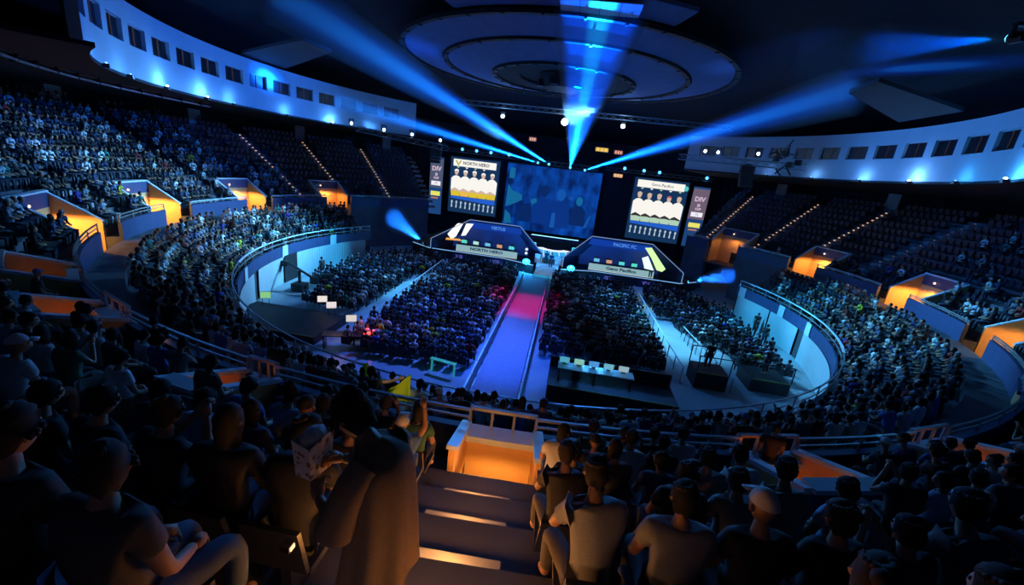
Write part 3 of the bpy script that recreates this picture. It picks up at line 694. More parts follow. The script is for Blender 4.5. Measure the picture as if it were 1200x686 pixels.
# centre screen with a blue crowd picture
t = thing('centre_screen', 'big dim blue centre screen showing performers', 'screen', (-.65, YS, 2.6))
part('frame', MB().box((0, .15, 4.5), (13.4, .2, 9.3)), BLACK, t)
m = bpy.data.materials.new('centre_picture'); m.use_nodes = True; nt = m.node_tree; N = nt.nodes; L = nt.links; b = N['Principled BSDF']
b.inputs['Base Color'].default_value = (.01, .01, .02, 1); b.inputs['Roughness'].default_value = .5
tc = N.new('ShaderNodeTexCoord'); mp = N.new('ShaderNodeMapping'); mp.inputs['Scale'].default_value = (.45, 1, .28); nz = N.new('ShaderNodeTexNoise'); nz.inputs['Scale'].default_value = 1.6; nz.inputs['Detail'].default_value = 4
cr = N.new('ShaderNodeValToRGB'); e = cr.color_ramp.elements; e[0].position = .38; e[0].color = (.001, .010, .10, 1); e[1].position = .70; e[1].color = (.003, .09, .55, 1)
L.new(tc.outputs['Object'], mp.inputs[0]); L.new(mp.outputs[0], nz.inputs['Vector']); L.new(nz.outputs[0], cr.inputs[0]); L.new(cr.outputs[0], b.inputs['Emission Color']); b.inputs['Emission Strength'].default_value = .8
part('panel', MB().box((0, 0, 4.5), (13.1, .1, 9.0)), m, t)
CB1 = screen_mat('pic_blue', (.003, .05, .36), .6); CB2 = screen_mat('pic_teal', (.01, .22, .50), .6); CB3 = screen_mat('pic_deep', (.003, .03, .19), .6); CB4 = screen_mat('pic_light', (.01, .14, .62), .6)
def fig(x, z, s, mbody, mhead, lean=0):
    part('figure', MB().slab([(x - 1.1 * s, z), (x - 1.0 * s, z + 2.2 * s), (x - .5 * s, z + 2.7 * s), (x + .5 * s + lean, z + 2.7 * s), (x + 1.0 * s, z + 2.1 * s), (x + 1.2 * s, z)], -.09, -.07), mbody, t)
    part('figure_head', MB().sphere((x + lean, -.09, z + 3.35 * s), (.45 * s, .02, .6 * s), 12, 8), mhead, t)
fig(-1.0, 1.2, 1.35, CB1, CB3); fig(1.4, 1.0, 1.35, CB1, CB4); fig(4.0, 1.6, 1.0, CB3, CB2); fig(-3.4, 1.2, .9, CB3, CB1)
part('light_shape', MB().slab([(-6.3, 3.0), (-5.6, 3.3), (-4.0, 4.2), (-4.1, 4.9), (-5.6, 5.4), (-6.2, 6.2)], -.08, -.06), CB2, t)
part('light_shape', MB().slab([(-6.3, .6), (-5.2, .8), (-5.5, 2.0), (-6.3, 2.6)], -.08, -.06), CB2, t)
part('light_shape', MB().slab([(-6.2, 7.0), (-5.4, 7.0), (-5.4, 8.4), (-6.1, 8.4)], -.08, -.06), CB2, t)
part('light_shape', MB().slab([(-2.6, 3.7), (-1.9, 4.1), (-2.0, 4.7), (-2.8, 4.4)], -.13, -.11), CB2, t)
part('light_shape', MB().slab([(2.3, 5.2), (3.2, 5.0), (3.0, 5.5)], -.13, -.11), CB4, t)
part('light_shape', MB().slab([(.3, .9), (1.0, .9), (.9, 3.0), (.4, 2.9)], -.13, -.11), CB4, t)
part('light_shape', MB().slab([(5.0, 1.4), (5.4, 1.4), (5.9, 3.2), (5.6, 3.1)], -.13, -.11), CB4, t)
for k, (xa, za, xb, zb) in enumerate(((-4.2, 6.6, -3.6, 8.6), (-3.2, 6.2, -2.2, 7.8))): part('light_streak', MB().slab([(xa, za), (xa + .18, za), (xb + .18, zb), (xb, zb)], -.08, -.06), CB1, t)

# ------------------------------------------------------------------ trusses, moving lights, speakers
def truss(name, a, b, label, w_=.45, n=None, m=TRUSSM, brace=True):
    a, b = Vector(a), Vector(b); Lg = (b - a).length; n = n or int(Lg / .9)
    t = thing(name, label, 'truss'); d = (b - a).normalized(); s = d.cross(Vector((0, 0, 1))).normalized() * w_ / 2; u = Vector((0, 0, w_ / 2))
    for p in (s + u, -s + u, s - u, -s - u): part('chord', MB().tube([a + p, b + p], .035, 6), m, t)
    bm_ = {}
    for k in range(n):
        p0 = a + d * (Lg * k / n); p1 = a + d * (Lg * (k + 1) / n)
        part('brace', MB().tube([p0 + s - u, p1 + s + u], .02, 4, cap=False), m, t); part('brace', MB().tube([p0 - s + u, p1 - s - u], .02, 4, cap=False), m, t)
    return t
truss('lighting_truss', (-11.4, 16, 17.2), (17.4, 16, 17.4), 'long horizontal truss carrying three white spotlights below the ceiling rings')
truss('lighting_truss', (-20, 9.5, 12.9), (-11.4, 12.5, 12.1), 'left truss leading from the balcony to the left screen', .5)
truss('lighting_truss', (11.8, 12.5, 13.9), (22.5, 10.0, 14.0), 'right truss above the speaker rig', .5)
truss('lighting_truss', (-3.8, 26.6, 12.1), (5.2, 26.6, 12.1), 'truss above the centre screen holding the beam lights', .5)
truss('lighting_truss', (-16, 27, 12.4), (-4.5, 27, 12.3), 'truss above the left team screen', .4)
truss('lighting_truss', (6, 27, 12.3), (20, 27, 12.4), 'truss above the right team screen', .4)
def head_light(loc, target, label, bulb, r_=.2, on=True):
    t = thing('moving_light', label, 'light', loc)
    part('yoke', MB().box((-.22, 0, -.12), (.05, .12, .4)).box((.22, 0, -.12), (.05, .12, .4)).box((0, 0, .1), (.48, .2, .1)), DARKM, t)
    d = (Vector(target) - Vector(loc)).normalized()
    part('barrel', MB().tube([Vector((0, 0, -.25)) - d * .22, Vector((0, 0, -.25)) + d * .22], [.15, .19], 10), DARKM, t)
    if on: part('lens', MB().sphere(tuple(Vector((0, 0, -.25)) + d * .22), (r_, r_, r_), 10, 7), bulb, t)
    return t
for (x, z, en, rr), lb in zip(((-6.5, 16.4, 60, .19), (.2, 16.5, 160, .34), (6.3, 16.7, 80, .22)), ('smaller white spotlight, left of the three on the long truss', 'brightest white spotlight, middle of the three on the long truss', 'white spotlight, right of the three on the long truss')):
    t = head_light((x, 15.6, z), CP, lb, BULB, rr); point('spot_glow', (0, -.7, -.3), (.4, .75, 1), en, .1, t)
for loc, lb in (((-12.2, 12.2, 13.1), 'small white light above the left screen corner'), ((-20.5, 9.4, 13.6), 'white light at the left end of the left truss'), ((-17.5, 10.3, 13.4), 'white light midway along the left truss'),
                ((14.1, 12.0, 14.9), 'left white light of the pair on the right truss'), ((15.2, 11.7, 14.9), 'right white light of the pair on the right truss'), ((18.5, 10.9, 15.1), 'white light by the right speaker rig'), ((-14.9, 11.2, 13.3), 'white light right of the midpoint of the left truss')):
    head_light(loc, (0, -20, 8), lb, BULB, .13)
blue_bulb = screen_mat('bulb_blue', (.08, .4, 1), 3)
for k, x in enumerate((-13.5, -11.5, -9.5, -7, 8.5, 11, 13, 19)):
    head_light((x, 26.8, 12.9), (x, 0, 6), f'blue stage light on the truss above the {"left" if x < 0 else "right"} screen, {["first", "second", "third", "fourth"][k % 4]} from left', blue_bulb, .2)
# four strong beams
def beam(apex, target, half, label, col, energy, dens, bl=.5, core=None):
    apex, target = Vector(apex), Vector(target); Lg = (target - apex).length
    head_light(tuple(apex - (target - apex).normalized() * .3 + Vector((0, 0, .25))), target, label, screen_mat('beam_lens', (.1, .6, 1), 3), .16)
    a2 = apex + (target - apex).normalized() * .45
    s = spot('beam_spot', a2, target, col, energy, 2 * half, bl, .05)
    if core: spot('beam_core_spot', a2, target, core[0], core[1], 2 * core[2], .8, .05)
    d = (target - apex).normalized(); r0 = .12
    h = tag(obj('light_beam', MB().tube([apex + d * .15, target], [r0, r0 + Lg * math.tan(rad(half * 1.04))], 28).mesh('light_beam', beam_mat(f'haze_{dens}', dens))), 'hazy ' + label.replace('beam light', 'light beam'), 'light beam')
    return h
beam((-1.5, 26.2, 12.0), (-16.3, -7.2, 19.0), 2.6, 'upper blue beam light aimed to the upper left', (.0, .09, 1), 1300000, .06, 1, ((.01, .26, 1), 2400000, 1.5))
beam((-3.0, 26.4, 12.0), (-20.6, 6.6, 15.0), 2.4, 'lower blue beam light aimed at the left balcony', (.0, .10, 1), 1200000, .06, 1, ((.01, .28, 1), 1700000, 1.5))
beam((1.4, 26.4, 11.9), (2.1, -8.6, 18.9), 3.6, 'cyan beam light aimed straight up the middle', (.0, .08, 1), 1300000, .06, .4, ((.01, .50, 1), 2600000, 1.3))
beam((3.4, 26.4, 11.8), (19.3, .2, 18.5), 2.8, 'blue beam light aimed to the upper right', (.0, .09, 1), 1300000, .06, 1, ((.01, .24, 1), 1900000, 1.4))
beam((15.3, -15.2, 16.9), (14.6, -8.6, 18.2), 8, 'blue beam light hung near the upper right picture edge', (.0, .10, 1), 14000, .06, .8)
beam((-14.0, 14.2, 1.4), (-20.5, 18.0, 4.0), 14, 'low blue beam light at the left stage corner', (.01, .20, 1), 26000, .16, 1)
beam((16.0, 14.2, 1.3), (22.5, 15.8, 2.9), 14, 'low blue beam light at the right stage corner', (.01, .16, 1), 22000, .16, 1)
# line array speakers
for k, (x, y, lb) in enumerate(((17.6, 10.2, 'black line of speakers hanging on the right truss'), (-12.9, 13.4, 'black line of speakers hanging left of the left screen'))):
    t = thing('speaker_array', lb, 'speaker', (x, y, 13.6 if x > 0 else 12.4))
    part('hanging_bar', MB().box((0, 0, .15), (.5, .5, .08)), DARKM, t)
    for j in range(6): part('speaker_cabinet', MB().box((0, -.04 * j * j * .5, -.15 - .32 * j), (1.1, .6, .30)), BLACK, t)
t = thing('rigging_cluster', 'tangled black rig of lights and brackets left of the right balcony windows', 'rig', (19.6, 7.5, 14.3))
for k in range(9):
    a = RNG.uniform(-1, 1, 3); part('bracket', MB().tube([(a[0], a[1] * .5, a[2] * .9), (a[0] + .8 * math.cos(k), a[1], a[2] * .9 + .9 * math.sin(k * 1.7))], .06, 6), DARKM, t)
for k in range(4): part('lamp_body', MB().box((-.9 + .6 * k, 0, .5 * math.sin(k * 2.)), (.35, .5, .45), .3 * k), BLACK, t)
# exit signs / warm sign lights at the back
for (x, z, s, lb, col) in ((4.9, 14.3, 1.5, 'yellow and orange lit sign above the centre screen', (.9, .55, .06)), (6.9, 14.2, 1.0, 'dim red sign right of the yellow sign', (.45, .12, .08)), (-3.6, 14.6, .9, 'dim reddish sign above the beams', (.4, .12, .10)), (7.9, 11.6, 1.2, 'orange lit sign left of the right screen', (.85, .42, .2))):
    y = 22.0 if z > 12 else 27.6
    t = thing('lit_sign', lb, 'sign', (x, y, z))
    part('sign_box', MB().box((0, .05, 0), (s + .1, .12, .55)), BLACK, t); part('sign_face', MB().box((0, -.03, 0), (s, .03, .45)), screen_mat(f'sign_{x}', col, .8), t)
    for k in range(3): part('sign_mark', MB().box((-s * .3 + s * .3 * k, -.06, 0), (.1, .02, .3)), screen_mat('sign_mark', (1, .8, .5), .9), t)
# curved cable tray under the left balcony
t = thing('cable_tray', 'curved bluish pipe tray under the left balcony', 'pipe tray')
for dR, dz in ((0, 0), (.25, .05), (.12, .25)): part('pipe', MB().arc([(26.6 + dR, 12.72 + dz), (26.68 + dR, 12.72 + dz), (26.68 + dR, 12.8 + dz), (26.6 + dR, 12.8 + dz)], -140, -92, 3), STEEL, t)
for k in range(12): part('hanger', MB().box((0, 0, 0), (.4, .06, .3)), DARKM, t).location = pol(26.75, -138 + 4 * k, 12.85)

# ================================================================== FLOOR OBJECTS
for i, (a0, a1) in enumerate(((232, 247), (250, 262), (268, 284), (284, 294))):
    t = thing('wall_drape', ['pale cyan lit drape at the near end of the left floor wall', 'pale cyan lit drape left of the dark gap in the left floor wall', 'bright pale drape right of the dark gap in the left floor wall', 'last pale drape before the left curtain'][i], 'drape')
    n = int((a1 - a0) * 3)
    vs = []
    for k in range(n + 1):
        R = 19.86 - .05 * (k % 2); a = a0 + (a1 - a0) * k / n; vs += [pol(R, a, 0.02), pol(R, a, 2.15)]
    part('cloth', MB().add(vs, [(2 * k, 2 * k + 2, 2 * k + 3, 2 * k + 1) for k in range(n)]), DRAPE, t)
for i, (a0, a1) in enumerate(((69, 81), (81.5, 93), (96, 112), (112.5, 124))):
    t = thing('wall_drape', ['pale cyan lit drape nearest the stage on the right floor wall', 'second pale drape on the right floor wall', 'long pale drape around the bend of the right floor wall', 'near end drape on the right floor wall'][i], 'drape')
    n = int((a1 - a0) * 3); vs = []
    for k in range(n + 1):
        R = 19.86 - .05 * (k % 2); a = a0 + (a1 - a0) * k / n; vs += [pol(R, a, 0.02), pol(R, a, 2.15)]
    part('cloth', MB().add(vs, [(2 * k, 2 * k + 2, 2 * k + 3, 2 * k + 1) for k in range(n)]), DRAPE, t)
# black platforms for the broadcast crew
def platform(x0, x1, y0, y1, z, label, rail=True):
    t = thing('crew_platform', label, 'platform', ((x0 + x1) / 2, (y0 + y1) / 2, 0)); w_, d_ = x1 - x0, y1 - y0
    part('deck', MB().box((0, 0, z / 2), (w_, d_, z)), BLACK, t)
    part('front_edge', MB().box((0, -d_ / 2 - .02, z), (w_, .04, .06)), mat('edge_tape', (.35, .33, .08), .6), t)
    if rail:
        for sx in (-1, 1): part('rail_post', MB().box((sx * w_ / 2, d_ / 2, z + .5), (.05, .05, 1)), DARKM, t); part('rail_post', MB().box((sx * w_ / 2, -d_ / 2, z + .5), (.05, .05, 1)), DARKM, t)
        for y in (-d_ / 2, d_ / 2): part('rail_bar', MB().box((0, y, z + 1.0), (w_, .05, .05)), DARKM, t)
    return t
platform(2.2, 8.6, -13.8, -11.4, .9, 'long black crew platform behind the right floor block', False)
t = thing('platform_screen', 'black masking board with thin pale frame on the crew platform', 'board', (5.4, -11.6, .9))
part('board', MB().box((0, 0, .3), (6.4, .08, .6)), BLACK, t); part('frame', MB().box((3.2, 0, .3), (.06, .1, .65)), mat('tan_frame', (.30, .24, .17)), t)
part('frame', MB().box((2.0, -.05, .0), (2.4, .06, .06)), MATS['tan_frame'], t)
t = thing('control_desk', 'long blue lit control desk on the crew platform', 'desk', (4.5, -12.9, .9))
part('desk_top', MB().box((0, 0, .75), (3.8, .8, .05)), mat('desk_cyan', (.25, .5, .6), .3), t)
for x in (-1.8, 0, 1.8): part('leg', MB().box((x, 0, .37), (.05, .6, .73)), DARKM, t)
for k in range(5):
    m_ = thing('monitor', f'small lit monitor on the long control desk, {["leftmost", "second from left", "third from left", "fourth from left", "rightmost"][k]}', 'monitor', (2.9 + .75 * k, -12.7, 1.68))
    part('screen', MB().box((0, 0, .2), (.5, .03, .3)), screen_mat(f'mon{k}', [(.1, .5, .7), (.3, .7, .6), (.1, .4, .9), (.2, .6, .8), (.4, .6, .7)][k], .7), m_); part('stand', MB().box((0, .03, .03), (.2, .12, .05)), DARKM, m_)
spot('desk_light', (4.5, -11.2, 4.2), (4.5, -12.9, 1.6), CYAN, 120, 80, .6, .1)
platform(10.6, 12.4, -9.4, -7.8, 1.0, 'black crew platform near the right floor aisle')
platform(14.0, 16.2, -8.6, -6.6, .8, 'black crew platform by the near right wall')
platform(-17.6, -11.2, -12.2, -8.4, .5, 'dark production platform at the near left of the floor', False)
for k, (x, y, c, lb) in enumerate(((-13.2, -8.0, (.9, .8, .75), 'white production screen, left of the pair at the left platform'), (-12.1, -8.8, (.85, .75, .75), 'white production screen, right of the pair at the left platform'), (-9.9, -10.4, (.7, .65, .6), 'pale production screen nearest the floor crowd'), (-16.6, -8.9, (.25, .6, .25), 'green lit screen at the left floor wall'))):
    m_ = thing('monitor', lb, 'monitor', (x, y, .52), rad(30)); m_.scale = (.62, .62, .75)
    part('screen', MB().box((0, 0, .95), (.95, .06, .55)), screen_mat(f'prod{k}', c, .95), m_)
    part('back_shell', MB().box((0, .05, .95), (1.0, .05, .6)), BLACK, m_); part('leg', MB().box((-.3, .02, .33), (.05, .05, .66)).box((.3, .02, .33), (.05, .05, .66)), DARKM, m_)
t = thing('production_desk', 'dark production desk lit red at one end, left floor', 'desk', (-9.3, -11.6, 0), rad(20))
part('desk_top', MB().box((0, 0, .78), (3.0, .8, .05)), DARKM, t)
for x in (-1.4, 1.4): part('leg', MB().box((x, 0, .38), (.06, .7, .76)), DARKM, t)
part('red_lamp', MB().box((.9, 0, .86), (.35, .2, .1)), screen_mat('red_lamp', (1, .08, .06), 3), t); point('red_light', (.9, 0, 1.3), (1, .1, .08), 25, .1, t)
point('warm_desk_light', (-.8, .3, 1.6), (1, .5, .25), 22, .1, t)
t = tag(obj('folding_table_top', MB().box((-3.4, -12.9, .75), (1.5, .25, .04), -.2).box((-4.05, -12.77, .37), (.03, .2, .72), -.2).box((-2.75, -13.03, .37), (.03, .2, .72), -.2).mesh('folding_table_top', screen_mat('glow_table', (.04, .5, .6), .4))), 'narrow glowing cyan table behind the left floor block', 'table')
t = thing('camera_crane', 'black camera crane on the left floor by the pale drape', 'camera crane', (-17.6, -3.8, 0))
part('base', MB().box((0, 0, .3), (.9, .9, .6)), BLACK, t); part('column', MB().tube([(0, 0, .6), (0, 0, 1.6)], .12, 8), BLACK, t)
part('arm', MB().tube([(-1.6, .8, 1.9), (1.6, -.5, 1.25)], .09, 6), BLACK, t); part('counterweight', MB().box((1.5, -.45, 1.15), (.5, .4, .5)), BLACK, t); part('camera', MB().box((-1.7, .8, 1.75), (.5, .4, .4)), BLACK, t)
t = thing('dark_doorway', 'dark doorway gap in the left floor wall between the drapes', 'doorway'); part('gap_shade', MB().arc([(19.8, 0), (19.84, 0), (19.84, 2.2), (19.8, 2.2)], 262.4, 267.6, 2), BLACK, t)  # black sheet stands for the shade in the doorway
# flight case and stand by the left wall
t = thing('equipment_case', 'black equipment case standing on the left floor', 'case', (-16.2, -2.2, 0)); part('case_body', MB().box((0, 0, .55), (.6, .6, 1.1)), BLACK, t); part('lid', MB().box((0, 0, 1.13), (.62, .62, .06)), DARKM, t)

# ================================================================== PEOPLE
def eval_skin(verts, edges, radii, root, sub=1):
    me = bpy.data.meshes.new('tmp'); me.from_pydata(verts, edges, []); o = bpy.data.objects.new('tmp', me); COL.objects.link(o)
    md = o.modifiers.new('s', 'SKIN'); md.use_smooth_shade = True
    sv = me.skin_vertices[0].data
    for i, r_ in enumerate(radii): sv[i].radius = (r_, r_) if not hasattr(r_, '__len__') else r_; sv[i].use_root = (i == root)
    if sub: sm = o.modifiers.new('u', 'SUBSURF'); sm.levels = sub
    dg = bpy.context.evaluated_depsgraph_get(); m2 = bpy.data.meshes.new_from_object(o.evaluated_get(dg))
    bpy.data.objects.remove(o); bpy.data.meshes.remove(me)
    v = [tuple(x.co) for x in m2.vertices]; f = [tuple(p.vertices) for p in m2.polygons]; bpy.data.meshes.remove(m2)
    return v, f
def hand(mb, wrist, direction, palm, curl=.5, side=1, s=1.):
    """palm block and five bent fingers"""
    w_, d, p = Vector(wrist), Vector(direction).normalized(), Vector(palm).normalized(); a = d.cross(p).normalized() * side; p = -d.cross(a).normalized() if side > 0 else d.cross(a).normalized()
    c = w_ + d * .05 * s
    mb.tube([w_ - d * .01, w_ + d * .03 * s, w_ + d * .085 * s], [.026 * s, .036 * s, .034 * s], 8)
    for k, ln in enumerate((.068, .078, .072, .056)):
        b = w_ + d * .08 * s + a * (.026 - .0175 * k) * s
        c1 = (d * math.cos(curl) + p * math.sin(curl)); c2 = (d * math.cos(curl * 2) + p * math.sin(curl * 2))
        mb.tube([b, b + c1 * ln * .5 * s, b + c1 * ln * .5 * s + c2 * ln * .5 * s], [.009 * s, .0082 * s, .0065 * s], 6)
    b = w_ + d * .03 * s + a * .03 * s; mb.tube([b, b + (a * .6 + d * .6 + p * .3).normalized() * .035 * s, b + (a * .35 + d + p * .5).normalized() * .062 * s], [.011 * s, .0095 * s, .007 * s], 6)
def head_geo(mb, c, R, s=1., eyes=True):
    """head with chin, nose, brow and ears; R turns local (+Y face, +Z up) into the body frame"""
    nu, nv = 14, 11; vs = []; c = Vector(c)
    def P(x, y, z): return tuple(c + R @ Vector((x * s, y * s, z * s)))
    vs.append(P(0, -.01, .118))
    for j in range(1, nv):
        t = math.pi * j / nv
        for i in range(nu):
            q = 2 * math.pi * i / nu + math.pi / 2
            x = .076 * math.sin(t) * math.cos(q); y = .096 * math.sin(t) * math.sin(q); z = .118 * math.cos(t)
            if z < 0:
                k = -z / .118; x *= 1 - .34 * k; y *= (1 - .16 * k) if y > 0 else (1 - .34 * k)
            if i == 0:
                if -.05 < z < .02: y += .020 if z < -.01 else .010
                if abs(z - .03) < .02: y -= .002
            if i in (1, nu - 1) and 0 < z < .035: y -= .008
            vs.append(P(x, y, z))
    vs.append(P(0, .01, -.118)); fs = [(0, 1 + i, 1 + (i + 1) % nu) for i in range(nu)]
    for j in range(nv - 2):
        for i in range(nu):
            a = 1 + j * nu + i; b = 1 + j * nu + (i + 1) % nu; fs.append((a, a + nu, b + nu, b))
    l = len(vs) - 1; o = 1 + (nv - 2) * nu; fs += [(l, o + (i + 1) % nu, o + i) for i in range(nu)]
    mb.add(vs, fs)
    for sx in (-1, 1):
        mb.tube([P(sx * .072, -.005, -.03), P(sx * .084, -.012, .0), P(sx * .074, -.01, .028)], [.010, .016, .010], 6)
        if eyes: mb.sphere(P(sx * .03, .082, .012), .011 * s, 6, 4, 1)
    mb.tube([P(-.022, .083, -.055), P(0, .091, -.053), P(.022, .083, -.055)], [.004, .007, .004], 6, 1)
def hair_geo(c, R, s=1., style='short'):
    mb = MB(); c = Vector(c); nu, nv = 16, 9
    def P(x, y, z): return tuple(c + R @ Vector((x * s, y * s, z * s)))
    rows = []; vs = [P(0, -.012, .138)]
    for j in range(1, nv):
        for i in range(nu):
            q = 2 * math.pi * i / nu + math.pi / 2; front = math.sin(q)
            tmax = 1.15 if front > .55 else (1.72 if front > -.1 else (2.25 if style == 'short' else 2.6))
            if style == 'cap': tmax = 1.35
            t = tmax * j / (nv - 1); wob = 1 + .05 * math.sin(i * 5.1 + j * 2.3) + .03 * math.sin(i * 2.2 - j * 4.1)
            if style == 'cap': wob = 1
            x = .088 * math.sin(t) * math.cos(q) * wob; y = -.008 + .108 * math.sin(t) * math.sin(q) * wob; z = .008 + .128 * math.cos(t)
            if style == 'long' and front < .3 and j == nv - 1: z -= .16; y -= .01
            if style == 'long' and front < .3 and j == nv - 2: z -= .07
            if j == nv - 1 and style != 'cap': z += .02 * math.sin(i * 3.7)
            vs.append(P(x, y, z))
    fs = [(0, 1 + i, 1 + (i + 1) % nu) for i in range(nu)]
    for j in range(nv - 2):
        for i in range(nu):
            a = 1 + j * nu + i; b = 1 + j * nu + (i + 1) % nu; fs.append((a, a + nu, b + nu, b))
    mb.add(vs, fs)
    if style in ('short', 'bun'):
        for k in range(26):
            q = 2.4 * k; t_ = .1 + 1.5 * ((k * .618) % 1); dv = Vector((math.sin(t_) * math.cos(q), math.sin(t_) * math.sin(q) - .15, math.cos(t_)))
            if dv.y > .5: continue
            mb.tube([P(dv.x * .085, dv.y * .103, dv.z * .128), P(dv.x * .098 + .01, dv.y * .118 - .008, dv.z * .140), P(dv.x * .10 + .02, dv.y * .122 - .018, dv.z * .138 - .008)], [.022 * s, .014 * s, .002], 5)
    if style == 'cap': mb.add([P(-.07, .09, .05), P(.07, .09, .05), P(.055, .165, .035), P(-.055, .165, .035), P(-.07, .09, .06), P(.07, .09, .06), P(.055, .165, .045), P(-.055, .165, .045)], [(0, 3, 2, 1), (4, 5, 6, 7), (0, 1, 5, 4), (1, 2, 6, 5), (2, 3, 7, 6), (3, 0, 4, 7)])
    if style == 'bun': mb.sphere(P(0, -.10, .09), .045 * s, 8, 6)
    return mb
def figure(J, hands, headR, curl=.6, sleeve=.55):
    """J: joint dict. Returns body, shirt, trousers meshes"""
    names = ['pel', 'sp', 'ch', 'nk', 'hd', 'sL', 'eL', 'wL', 'sR', 'eR', 'wR', 'hL', 'kL', 'aL', 'tL', 'hR', 'kR', 'aR', 'tR']
    E_ = [('pel', 'sp'), ('sp', 'ch'), ('ch', 'nk'), ('nk', 'hd'), ('ch', 'sL'), ('sL', 'eL'), ('eL', 'wL'), ('ch', 'sR'), ('sR', 'eR'), ('eR', 'wR'), ('pel', 'hL'), ('hL', 'kL'), ('kL', 'aL'), ('aL', 'tL'), ('pel', 'hR'), ('hR', 'kR'), ('kR', 'aR'), ('aR', 'tR')]
    rr = dict(pel=.10, sp=.09, ch=.095, nk=.055, hd=.05, s=.06, e=.042, w=.028, h=.085, k=.056, a=.04, t=.035)
    R_ = [rr[n] if n in rr else rr[n[0]] for n in names]
    idx = {n: i for i, n in enumerate(names)}
    v, f = eval_skin([J[n] for n in names], [(idx[a], idx[b]) for a, b in E_], R_, 0)
    mb = MB(); mb.add(v, f)
    hc = Vector(J['hd']) + headR @ Vector((0, .02, .06)); head_geo(mb, hc, headR)
    for sd, sgn in (('L', -1), ('R', 1)):
        d = Vector(J['w' + sd]) - Vector(J['e' + sd]); pv = hands[sd]
        hand(mb, J['w' + sd], d + Vector(pv[0]), pv[1], curl, sgn)
    body = mb.mesh('body', [SKIN, EYE], True)
    # shirt: wider shell over torso and upper arms
    pel, sp, ch, nk = [Vector(J[k]) for k in ('pel', 'sp', 'ch', 'nk')]
    mids = {}
    for sd in 'LR': mids[sd] = Vector(J['s' + sd]).lerp(Vector(J['e' + sd]), sleeve)
    hem = pel.lerp(sp, .1); low = pel + (pel - sp) * .12
    sv = [low, hem, sp, ch, ch.lerp(nk, .75), J['sL'], mids['L'], J['sR'], mids['R']]
    v, f = eval_skin([tuple(x) for x in sv], [(0, 1), (1, 2), (2, 3), (3, 4), (3, 5), (5, 6), (3, 7), (7, 8)], [(.168, .155), (.164, .150), (.158, .145), (.178, .160), .088, .082, .074, .082, .074], 1)
    shirt = MB().add(v, f).mesh('shirt', CLOTH, True)
    tv = [pel]; te = []; trr = [.15]
    for sd in 'LR':
        b = len(tv); an = Vector(J['k' + sd]).lerp(Vector(J['a' + sd]), .9); tv += [J['h' + sd], J['k' + sd], an]; trr += [.105, .078, .062]; te += [(0, b), (b, b + 1), (b + 1, b + 2)]
    v, f = eval_skin([tuple(x) for x in tv], te, trr, 0)
    trousers = MB().add(v, f).mesh('trousers', CLOTH, True)
    return body, shirt, trousers, hc
I3 = Matrix.Identity(3)
def Rx(a): return Matrix.Rotation(rad(a), 3, 'X')
def Rz(a): return Matrix.Rotation(rad(a), 3, 'Z')
def sit(lean=0., arms='lap', tw=0., spread=0.):
    J = dict(pel=(0, 0, .53), sp=(0, -.03 + lean * .35, .76), ch=(tw * .3, -.01 + lean * .75, .97), nk=(tw * .4, .01 + lean, 1.13), hd=(tw * .4, .03 + lean * 1.1, 1.21))
    cx_, cy_ = J['ch'][0], J['ch'][1]
    for sd, s_ in (('L', -1), ('R', 1)):
        J['s' + sd] = (cx_ + s_ * .185, cy_, 1.05); J['h' + sd] = (s_ * .10, .03, .52); J['k' + sd] = (s_ * (.13 + spread), .45, .50); J['a' + sd] = (s_ * (.13 + spread), .42, .09); J['t' + sd] = (s_ * (.14 + spread), .56, .04)
        if arms == 'lap': J['e' + sd] = (cx_ + s_ * .25, cy_ + .05, .77); J['w' + sd] = (s_ * .12, cy_ + .27, .66)
        if arms == 'knees': J['e' + sd] = (cx_ + s_ * .24, cy_ + .14, .78); J['w' + sd] = (s_ * .06, cy_ + .34, .74)
        if arms == 'phone': J['e' + sd] = (cx_ + s_ * .24, cy_ + .16, .86); J['w' + sd] = (s_ * .05, cy_ + .30, 1.13)
        if arms == 'chin': J['e' + sd] = (cx_ + s_ * .22, cy_ + .18, .80); J['w' + sd] = (cx_ + s_ * .07, cy_ + .19, 1.03)
        if arms == 'up': J['e' + sd] = (cx_ + s_ * .30, cy_ + .05, 1.25); J['w' + sd] = (cx_ + s_ * .22, cy_ + .10, 1.50)
        if arms == 'one': 
            if s_ > 0: J['eR'] = (cx_ + .30, cy_ + .10, 1.22); J['wR'] = (cx_ + .26, cy_ + .16, 1.46)
            else: J['eL'] = (cx_ - .25, cy_ + .05, .77); J['wL'] = (-.12, cy_ + .27, .66)
    return J
HP = {'L': ((0, 0, 0), (0, 0, -1)), 'R': ((0, 0, 0), (0, 0, -1))}
HU = {'L': ((0, 0, 0), (0, 1, 0)), 'R': ((0, 0, 0), (0, 1, 0))}
POSES = [('sitting with hands in the lap', figure(sit(), HP, Rx(-6)), Rx(-6)), ('leaning forward on the knees', figure(sit(.16, 'knees', 0, .04), HP, Rx(2)), Rx(2)),
         ('holding up a phone', figure(sit(.03, 'phone'), HU, Rx(0)), Rx(0)), ('resting the chin on both hands', figure(sit(.10, 'chin'), HU, Rx(-14)), Rx(-14)),
         ('turned slightly sideways', figure(sit(.04, 'lap', .10), HP, Rz(-38)), Rz(-38)), ('raising one arm', figure(sit(.02, 'one'), HU, Rx(4)), Rx(4)), ('looking left', figure(sit(-.02, 'lap', -.06, .03), HP, Rz(42)), Rz(42))]
HAIRS = {}
for pi, (pn, fg, hr) in enumerate(POSES):
    for st in ('short', 'long', 'bun', 'cap'): HAIRS[(pi, st)] = hair_geo(fg[3], hr, 1.03, st).mesh('hair' if st != 'cap' else 'cap', HAIRM, True)
